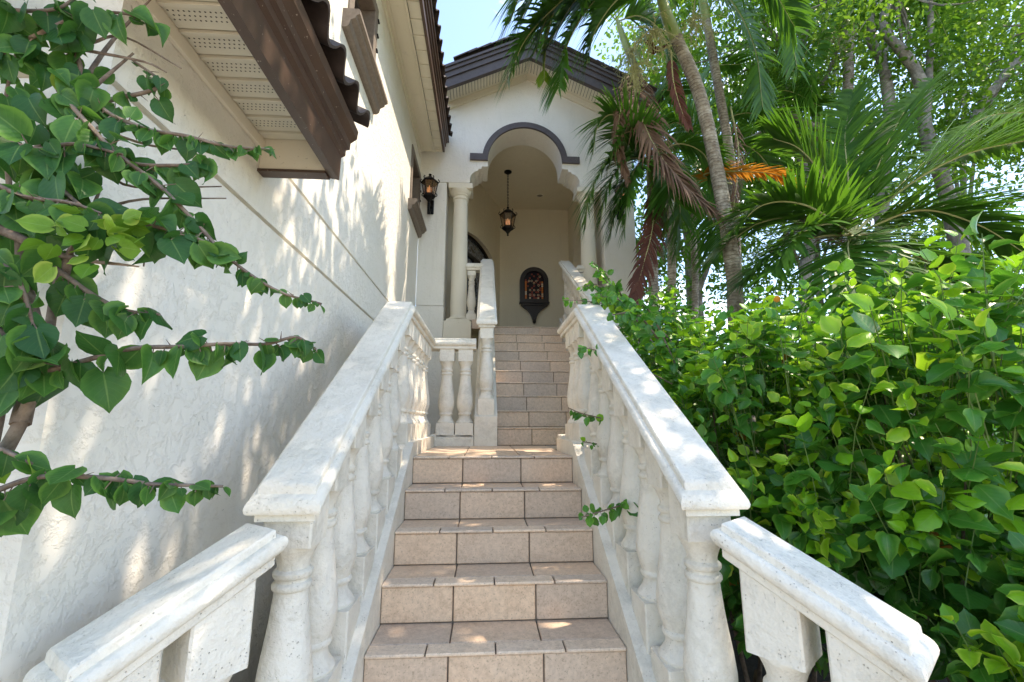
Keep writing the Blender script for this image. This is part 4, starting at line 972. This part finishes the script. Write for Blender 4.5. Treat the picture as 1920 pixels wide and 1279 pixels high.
def flowers(root, px, py, Y, n=26, ln=.4, sp=1.0, dirn=(0, 0, -1)):
    mb = MB(); c = P(px, py, Y)
    for k in range(n):
        d = (Vector(dirn) * .6 + rv(.55 * sp)).normalized(); p = c.copy(); pts = [p]
        for j in range(4): d = (d + rv(.18) + Vector((0, 0, -.22))).normalized(); p = p + d * ln * .25 * random.uniform(.7, 1.2); pts.append(p)
        mb.tube(pts, [.005, .0045, .004, .003, .002], 4)
        for j in range(7):
            q = pts[random.randint(1, 4)]; e = q + rv(.045); mb.tube([q, e], [.003, .0015], 3); mb.tube([e, e + rv(.006)], [.0055, .004], 4)
    o = tw(mb, 'flower_cluster', root, FLW); o['kind'] = 'stuff'
p1 = palm((.12, .1), [(1383, 640, 4.6), (1376, 520, 4.6), (1350, 350, 4.6), (1312, 180, 4.6), (1268, 72, 4.6)], .088, .074, 'tall palm with thick ringed trunk leaning towards the gable', [(1268, 74, 4.6), (1250, 30, 4.6), (1232, -30, 4.6)])
for f in ([(1236, -20, 4.6), (1150, -75, 4.5), (1050, 5, 4.35), (985, 75, 4.3), (955, 150, 4.25)], [(1236, -20, 4.6), (1160, -35, 4.5), (1100, 20, 4.4), (1062, 90, 4.35), (1048, 165, 4.3)],
          [(1236, -20, 4.6), (1180, -60, 4.4), (1120, -30, 4.2), (1085, 30, 4.1)], [(1236, -20, 4.6), (1130, -50, 4.5), (1040, 10, 4.45), (1000, 105, 4.4)], [(1236, -20, 4.6), (1140, -90, 4.3), (1030, -50, 4.2), (975, 40, 4.15)], [(1236, -20, 4.6), (1170, -40, 4.5), (1090, -10, 4.4), (1030, 80, 4.35)], [(1236, -20, 4.6), (1170, -10, 4.6), (1120, 50, 4.6), (1100, 120, 4.6)], [(1240, -20, 4.6), (1330, -80, 4.6), (1430, -40, 4.6), (1490, 50, 4.6)], [(1236, -20, 4.6), (1120, -110, 4.2), (1000, -50, 4.0), (955, 45, 3.95)],
          [(1240, -20, 4.6), (1290, -130, 4.9), (1400, -130, 5.3), (1500, -60, 5.6)], [(1238, -20, 4.6), (1220, -150, 4.2), (1200, -260, 3.6), (1180, -300, 2.8)]):
    frond(p1, f, .74, PG, 42, .55, .032)
frond(p1, [(1040, 15, 4.5), (1028, 60, 4.5), (1022, 110, 4.5), (1020, 150, 4.5)], .28, PGL, 26, .5, .022)
flowers(p1, 1225, 55, 4.5, 40, .42, 1.1); flowers(p1, 1300, 30, 4.6, 30, .4, 1.0); flowers(p1, 1190, 120, 4.55, 26, .34, .8)
frond(p1, [(1258, 85, 4.6), (1232, 95, 4.6), (1215, 80, 4.6)], .10, PRD, 10, .3, .03)
frond(p1, [(1258, 95, 4.6), (1262, 150, 4.6), (1275, 200, 4.6), (1292, 240, 4.6)], .20, PRD, 24, 1.2, .02, (0, -1, 0))
p2 = palm((.05, .05), [(1229, 660, 5.0), (1226, 560, 5.0), (1222, 440, 5.0), (1222, 345, 5.0)], .066, .056, 'slim palm close to the right pier with drooping fan of leaflets', [(1222, 346, 5.0), (1220, 320, 5.0), (1217, 295, 5.0)])
for f in ([(1218, 300, 5.0), (1180, 285, 4.9), (1135, 310, 4.8), (1105, 370, 4.75), (1098, 430, 4.75)], [(1218, 300, 5.0), (1180, 235, 4.9), (1145, 215, 4.9), (1120, 240, 4.85), (1112, 290, 4.85)], [(1218, 300, 5.0), (1190, 330, 4.85), (1160, 375, 4.8), (1145, 440, 4.8)],
          [(1220, 300, 5.0), (1270, 270, 5.0), (1320, 290, 5.0), (1340, 350, 5.0)], [(1220, 300, 5.0), (1260, 330, 4.9), (1275, 390, 4.9), (1270, 470, 4.9)], [(1218, 300, 5.0), (1215, 220, 5.1), (1240, 170, 5.2), (1280, 180, 5.3)], [(1218, 300, 5.0), (1175, 300, 4.8), (1140, 350, 4.7), (1125, 420, 4.7)], [(1218, 300, 5.0), (1190, 250, 4.8), (1160, 260, 4.7), (1140, 320, 4.7)], [(1218, 300, 5.0), (1195, 310, 4.7), (1178, 360, 4.6), (1172, 430, 4.6)], [(1220, 300, 5.0), (1245, 300, 4.8), (1255, 350, 4.7), (1250, 420, 4.7)]):
    frond(p2, f, .52, PG, 36, .5, .028)
frond(p2, [(1222, 345, 4.95), (1224, 420, 4.88), (1208, 490, 4.8), (1188, 560, 4.8)], .34, PRD, 34, .7, .020, (0, -1, .2), .6)
p3 = palm((.05, .1), [(1262, 620, 5.7), (1258, 420, 5.7), (1243, 290, 5.7), (1216, 190, 5.7), (1178, 95, 5.7)], .06, .052, 'slender brown palm trunk in front of the gable end', [(1178, 96, 5.7), (1168, 70, 5.7), (1158, 40, 5.7)])
for f in ([(1158, 40, 5.7), (1110, 0, 5.6), (1050, 20, 5.5), (1015, 90, 5.5)], [(1158, 40, 5.7), (1170, -20, 5.7), (1220, -40, 5.8), (1270, 0, 5.8)], [(1158, 40, 5.7), (1130, -40, 5.6), (1080, -60, 5.6), (1030, -20, 5.6)], [(1158, 40, 5.7), (1200, 30, 5.5), (1240, 60, 5.4), (1260, 120, 5.4)]):
    frond(p3, f, .55, PG, 32, .5, .028)
frond(p3, [(1183, 110, 5.4), (1194, 190, 4.9), (1225, 270, 4.55), (1280, 345, 4.4), (1345, 405, 4.35)], .58, PB, 60, 1.1, .026, (0, -.6, .8), .55)
frond(p3, [(1186, 130, 5.4), (1165, 200, 4.9), (1158, 270, 4.7), (1178, 340, 4.6)], .28, PB, 34, 1.3, .018, (0, -1, 0), .4)
flowers(p3, 1185, 90, 5.5, 30, .5, .8)
p4 = palm((.1, .1), [(1382, 640, 5.5), (1380, 480, 5.5), (1372, 320, 5.5), (1348, 170, 5.5), (1325, 40, 5.5)], .07, .06, 'grey ringed palm trunk directly behind the tall leaning palm', [(1325, 42, 5.5), (1318, 0, 5.5), (1312, -50, 5.5)])
for f in ([(1312, -40, 5.5), (1400, -70, 5.4), (1470, 10, 5.3), (1495, 130, 5.3)], [(1312, -40, 5.5), (1370, 0, 5.3), (1415, 90, 5.2), (1430, 200, 5.2)], [(1312, -40, 5.5), (1260, -60, 5.6), (1220, 0, 5.7), (1205, 90, 5.7)], [(1312, -40, 5.5), (1350, -130, 5.8), (1440, -130, 6), (1530, -30, 6.1)]):
    frond(p4, f, .7, PG, 36, .6, .030)
frond(p4, [(1372, 345, 5.3), (1320, 330, 5.1), (1345, 322, 5.0), (1400, 322, 4.95), (1455, 328, 4.95), (1495, 350, 4.95)], .27, PO, 44, .55, .022)
frond(p4, [(1370, 200, 5.4), (1385, 290, 5.3), (1375, 400, 5.2), (1382, 500, 5.2)], .25, PB, 26, 1.3, .016, (0, -1, 0), .4)
p5 = palm((.1, .1), [(1602, 520, 7.2), (1592, 330, 7.2), (1590, 200, 7.2), (1592, 60, 7.2)], .10, .088, 'far palm with straight ringed trunk and pale flower spray', [(1592, 62, 7.2), (1592, 20, 7.2), (1592, -30, 7.2)])
for f in ([(1592, -20, 7.2), (1520, -60, 7), (1440, 0, 6.9), (1400, 110, 6.9)], [(1592, -20, 7.2), (1660, -60, 7), (1740, 0, 6.9), (1790, 100, 6.9)], [(1592, -20, 7.2), (1560, 20, 6.8), (1530, 100, 6.6), (1520, 200, 6.6)], [(1592, -20, 7.2), (1600, -120, 7.4), (1680, -150, 7.5), (1760, -90, 7.6)]):
    frond(p5, f, .85, PG, 34, .5, .036)
flowers(p5, 1565, 65, 7.0, 40, .7, 1.1, (-.3, 0, -.6))
p6 = palm((.0, .1), [(1598, 640, 4.0), (1598, 560, 4.0), (1600, 500, 4.0)], .085, .075, 'low palm with broad upright fronds above the shrubs', [(1600, 502, 4.0), (1600, 470, 4.0), (1600, 440, 4.0)])
for f in ([(1600, 440, 4.0), (1640, 330, 4.0), (1690, 220, 4.1), (1750, 150, 4.2)], [(1600, 440, 4.0), (1700, 350, 3.8), (1810, 290, 3.6), (1940, 260, 3.5)], [(1600, 440, 4.0), (1550, 340, 4.1), (1500, 280, 4.2), (1450, 260, 4.3)], [(1600, 440, 4.0), (1510, 385, 3.9), (1430, 385, 3.9), (1370, 440, 3.9)],
          [(1600, 440, 4.0), (1720, 395, 3.7), (1830, 420, 3.5), (1930, 480, 3.4)], [(1600, 440, 4.0), (1590, 330, 4.2), (1585, 250, 4.4), (1600, 170, 4.6)], [(1600, 440, 4.0), (1660, 460, 3.6), (1740, 490, 3.4), (1820, 540, 3.3)], [(1600, 440, 4.0), (1530, 445, 3.8), (1450, 475, 3.7), (1395, 530, 3.7)],
          [(1600, 440, 4.0), (1740, 300, 4.3), (1850, 220, 4.5), (1960, 210, 4.6)], [(1600, 440, 4.0), (1500, 410, 4.3), (1420, 420, 4.5), (1350, 470, 4.6)], [(1600, 440, 4.0), (1590, 460, 3.5), (1600, 520, 3.2), (1620, 580, 3.1)], [(1600, 440, 4.0), (1680, 430, 4.2), (1790, 380, 4.4), (1900, 380, 4.6)], [(1600, 440, 4.0), (1560, 420, 3.6), (1500, 440, 3.4), (1450, 510, 3.3)]):
    frond(p6, f, .66, PG, 40, .32, .034, None, .8, .015)
frond(p6, [(1600, 470, 3.9), (1550, 440, 4.0), (1500, 430, 4.1), (1450, 470, 4.1)], .3, PB, 26, .8, .02)
p7 = palm((.1, .1), [(1306, 640, 6.6), (1304, 520, 6.6), (1300, 420, 6.6), (1310, 330, 6.6)], .055, .05, 'back palm with a full crown of fronds between the trunks', [(1310, 332, 6.6), (1312, 300, 6.6), (1316, 270, 6.6)])
for f in ([(1316, 280, 6.6), (1370, 220, 6.5), (1430, 220, 6.4), (1480, 290, 6.4)], [(1316, 280, 6.6), (1390, 270, 6.2), (1440, 310, 6.1), (1470, 390, 6.0)], [(1316, 280, 6.6), (1300, 200, 6.6), (1330, 130, 6.7), (1390, 120, 6.8)], [(1316, 280, 6.6), (1270, 230, 6.6), (1240, 260, 6.6), (1225, 330, 6.6)], [(1316, 280, 6.6), (1340, 330, 6.2), (1345, 410, 6.0), (1335, 490, 5.9)], [(1316, 280, 6.6), (1280, 310, 6.3), (1265, 380, 6.2), (1260, 460, 6.2)], [(1316, 280, 6.6), (1400, 200, 6.8), (1470, 170, 7), (1540, 200, 7.1)]):
    frond(p7, f, .75, PG, 36, .45, .036)

# ================================================================== TREES
def tree(label, limbs, clusters, leaf, mat, name='broadleaf_tree', seed=1, per=110, spread=.34, ind=0):
    """limbs: list of (list of points, r0, r1); clusters: list of Vector"""
    R0 = np.random.default_rng(seed); b = limbs[0][0][0]; root = empty(name, (b.x, b.y, 0), label, 'tree', 'trees behind the shrubs')
    tr = MB()
    for pts, r0, r1 in limbs:
        c = spline(pts, 24); tr.tube(c, [(r0 + (r1 - r0) * i / 24) * (1 + .08 * math.sin(i * 1.7 + seed)) for i in range(25)], 10)
    tips = [l[0][-1] for l in limbs]; sub = MB()
    for q in clusters:
        t = min(tips, key=lambda v: (v - q).length); m_ = t.lerp(q, .5) + rv(.12)
        sub.tube(spline([t, m_, q], 6), [.03, .026, .022, .018, .013, .009, .005], 5)
    tw(tr, 'trunk', root, M['bark']); tw(sub, 'branches', root, M['bark'])
    n = len(clusters) * per; cl = np.array([tuple(q) for q in clusters]); ci = np.repeat(np.arange(len(cl)), per)
    pos = cl[ci] + R0.normal(0, 1, (n, 3)) * np.array([spread, spread, spread * .62]) ; ax = R0.normal(0, 1, (n, 3)) + np.array([0, 0, -.4]); nr = R0.normal(0, .6, (n, 3)) + np.array([0, 0, 1.])
    o = merged('crown', pos, frames(ax, nr), leaf * R0.uniform(.7, 1.3, n), R0.integers(0, 3, n), 'lance', (mat,), np.zeros(n, int), root, np.array(root.location))
    return root
def cl_px(n, x0, x1, y0, y1, Y0, Y1, seed):
    q = random.Random(seed); return [P(q.uniform(x0, x1), q.uniform(y0, y1), q.uniform(Y0, Y1)) for _ in range(n)]
def PX(*a): return [P(*q) for q in a]
def ground_of(v): return Vector((v.x, v.y, 0))
a = PX((1510, 560, 7.8), (1525, 420, 7.8), (1540, 300, 7.8), (1525, 190, 7.8), (1505, 110, 7.8), (1515, 20, 7.8))
tree('grey limbed tree with knotted branches behind the low palm', [([ground_of(a[0])] + a, .13, .06), (PX((1540, 300, 7.8), (1570, 262, 7.6), (1500, 225, 7.5), (1470, 205, 7.5)), .07, .045), (PX((1525, 420, 7.8), (1515, 330, 7.6), (1480, 260, 7.5), (1440, 240, 7.4)), .07, .04), (PX((1470, 205, 7.5), (1478, 150, 7.5), (1465, 80, 7.5)), .045, .035), (PX((1525, 190, 7.8), (1560, 120, 7.8), (1590, 10, 7.9)), .05, .03)],
     cl_px(34, 1220, 1620, -220, 200, 7.2, 9.5, 1) + cl_px(14, 1330, 1560, 150, 380, 7.8, 9.5, 2), .13, TL, seed=2, per=260, spread=.46)
a = PX((1815, 560, 6.6), (1795, 440, 6.6), (1765, 330, 6.6), (1735, 240, 6.6), (1725, 150, 6.6), (1690, 95, 6.6), (1655, 50, 6.6), (1675, -20, 6.6))
tree('pale smooth trunked tree leaning left at the right edge', [([ground_of(a[0])] + a, .15, .06), (PX((1735, 240, 6.6), (1742, 140, 6.7), (1745, 40, 6.8), (1740, -60, 6.8)), .07, .04), (PX((1765, 330, 6.6), (1840, 200, 6.4), (1910, 110, 6.3), (1990, 40, 6.2)), .08, .05)],
     cl_px(36, 1600, 2050, -220, 120, 5.6, 8.5, 3) + cl_px(20, 1740, 2000, 120, 330, 6.2, 8.2, 4), .12, TL, seed=3, per=260, spread=.42)
a = PX((1662, 520, 7.0), (1655, 330, 7.0), (1668, 210, 7.0), (1652, 110, 7.0), (1632, 70, 7.0), (1640, -20, 7.0))
tree('knobbly brown trunk with cut burls between the palms', [([ground_of(a[0])] + a, .12, .07), (PX((1652, 110, 7.0), (1668, 60, 7.0), (1668, -40, 7.0)), .07, .06)], cl_px(26, 1420, 1760, -260, 60, 6.8, 9, 5), .12, TL, seed=4, per=190, spread=.4)
for k, (x0, x1, y0, y1, Y0, Y1, n, lab) in enumerate(((1200, 1420, 300, 560, 9.0, 11, 30, 'dark leafy tree low between the palm trunks'), (1400, 1640, 300, 600, 9.5, 12, 26, 'leafy tree behind the low palm crown'), (1620, 1960, 400, 640, 8.5, 11, 26, 'leafy tree low beyond the shrubs at the far right'), (1180, 1400, 60, 330, 9, 12, 30, 'bright leafy tree right of the gable end'), (1400, 1660, -60, 330, 10, 12.5, 38, 'tall dark leafy tree filling the gap behind the knotted limbs'), (1640, 1980, -60, 400, 9.5, 12, 42, 'tall dark leafy tree behind the pale leaning trunk'))):
    q = cl_px(n, x0, x1, y0, y1, Y0, Y1, 20 + k); b = P((x0 + x1) / 2, 600, (Y0 + Y1) / 2); t = P((x0 + x1) / 2, (y0 + y1) / 2, (Y0 + Y1) / 2)
    tree(lab, [([ground_of(b), b.lerp(t, .3), t], .12, .05), ([b.lerp(t, .3), t + Vector((1.0, .3, .6))], .06, .03), ([b.lerp(t, .3), t + Vector((-.9, -.2, .5))], .06, .03)], q, .13, TD if k != 3 else TL, seed=30 + k, per=210, spread=.55)
# far wood that closes the view behind the garden
wd_ = empty('wood', (9, 16, 0), 'hazy mass of far trees closing the view beyond the garden', 'trees'); wd_['kind'] = 'stuff'
n = 26000; q0 = np.random.default_rng(91); ang = q0.uniform(-.15, 1.25, n); rad = q0.uniform(13, 19, n); hgt = 3.6 + 1.6 * np.sin(ang * 9) + .9 * np.sin(ang * 23 + 1)
pos = np.stack([rad * np.sin(ang), rad * np.cos(ang), hgt * q0.random(n) ** .75], axis=1)
merged('foliage', pos, frames(q0.normal(0, 1, (n, 3)), q0.normal(0, .7, (n, 3)) + np.array([0, -.5, .7])), q0.uniform(.2, .36, n), q0.integers(0, 3, n), 'lance', (TD,), np.zeros(n, int), wd_, np.array([9, 16, 0]))
# shade tree whose canopy overhangs the steps from the right, outside the frame
base = Vector((4.6, .9, 0)); q = random.Random(77)
cl = [Vector((q.uniform(1.3, 3.75), q.uniform(.2, 4.2), 0)) for _ in range(112)]
for v_ in cl: v_.z = 6.9 + q.gauss(0, .35) - .12 * (v_.x - 3) ** 2
cl = [v_ for v_ in cl if not (pix(tuple(v_))[1] > -260 and 0 < pix(tuple(v_))[0] < 1920)]
tree('shade tree overhanging the steps from the right', [([base, base + Vector((-.1, .1, 2.2)), Vector((4.1, 1.3, 4.2)), Vector((3.6, 1.6, 6))], .17, .07), ([Vector((4.1, 1.3, 4.2)), Vector((3.2, 2.3, 5.6)), Vector((2.6, 3.0, 6.4))], .08, .04)], cl, .13, TL, seed=50, per=110, spread=.45)

# ================================================================== LITTER
lt = MB(); q = random.Random(8)
for k in range(1500):
    x = q.uniform(.92, 2.2); y = q.uniform(.7, 2.6); a = q.uniform(0, 6.28); l = q.uniform(.03, .16); wv = q.uniform(.004, .018); z = q.uniform(.006, .07)
    c, s = math.cos(a), math.sin(a); tz = q.gauss(0, .25) * l
    lt.add([(x - s * wv, y + c * wv, z), (x + s * wv, y - c * wv, z + .003), (x + c * l + s * wv * .4, y + s * l - c * wv * .4, z + tz * .5 + .012), (x + c * l - s * wv * .4, y + s * l + c * wv * .4, max(.004, z + tz * .5))], [(0, 1, 2, 3)])
o = lt.build('leaf_litter', barkm('dry_litter', (.05, .032, .02), (.20, .13, .08), sc=6)); tag(o, 'dry brown leaves and stalks scattered on the mulch', 'litter', kind='stuff')
fl = bpy.data.objects.new('fallen_leaf', single('lance', 0, LF)); fl.location = (.09, Y1 + 2 * RUN + .16, Z1 + 2 * RISE + .006); fl.scale = (.035,) * 3; fl.rotation_euler = (.1, 0, 1.4); link(fl)
tag(fl, 'tiny yellow fallen leaf lying on a tiled step', 'leaf')
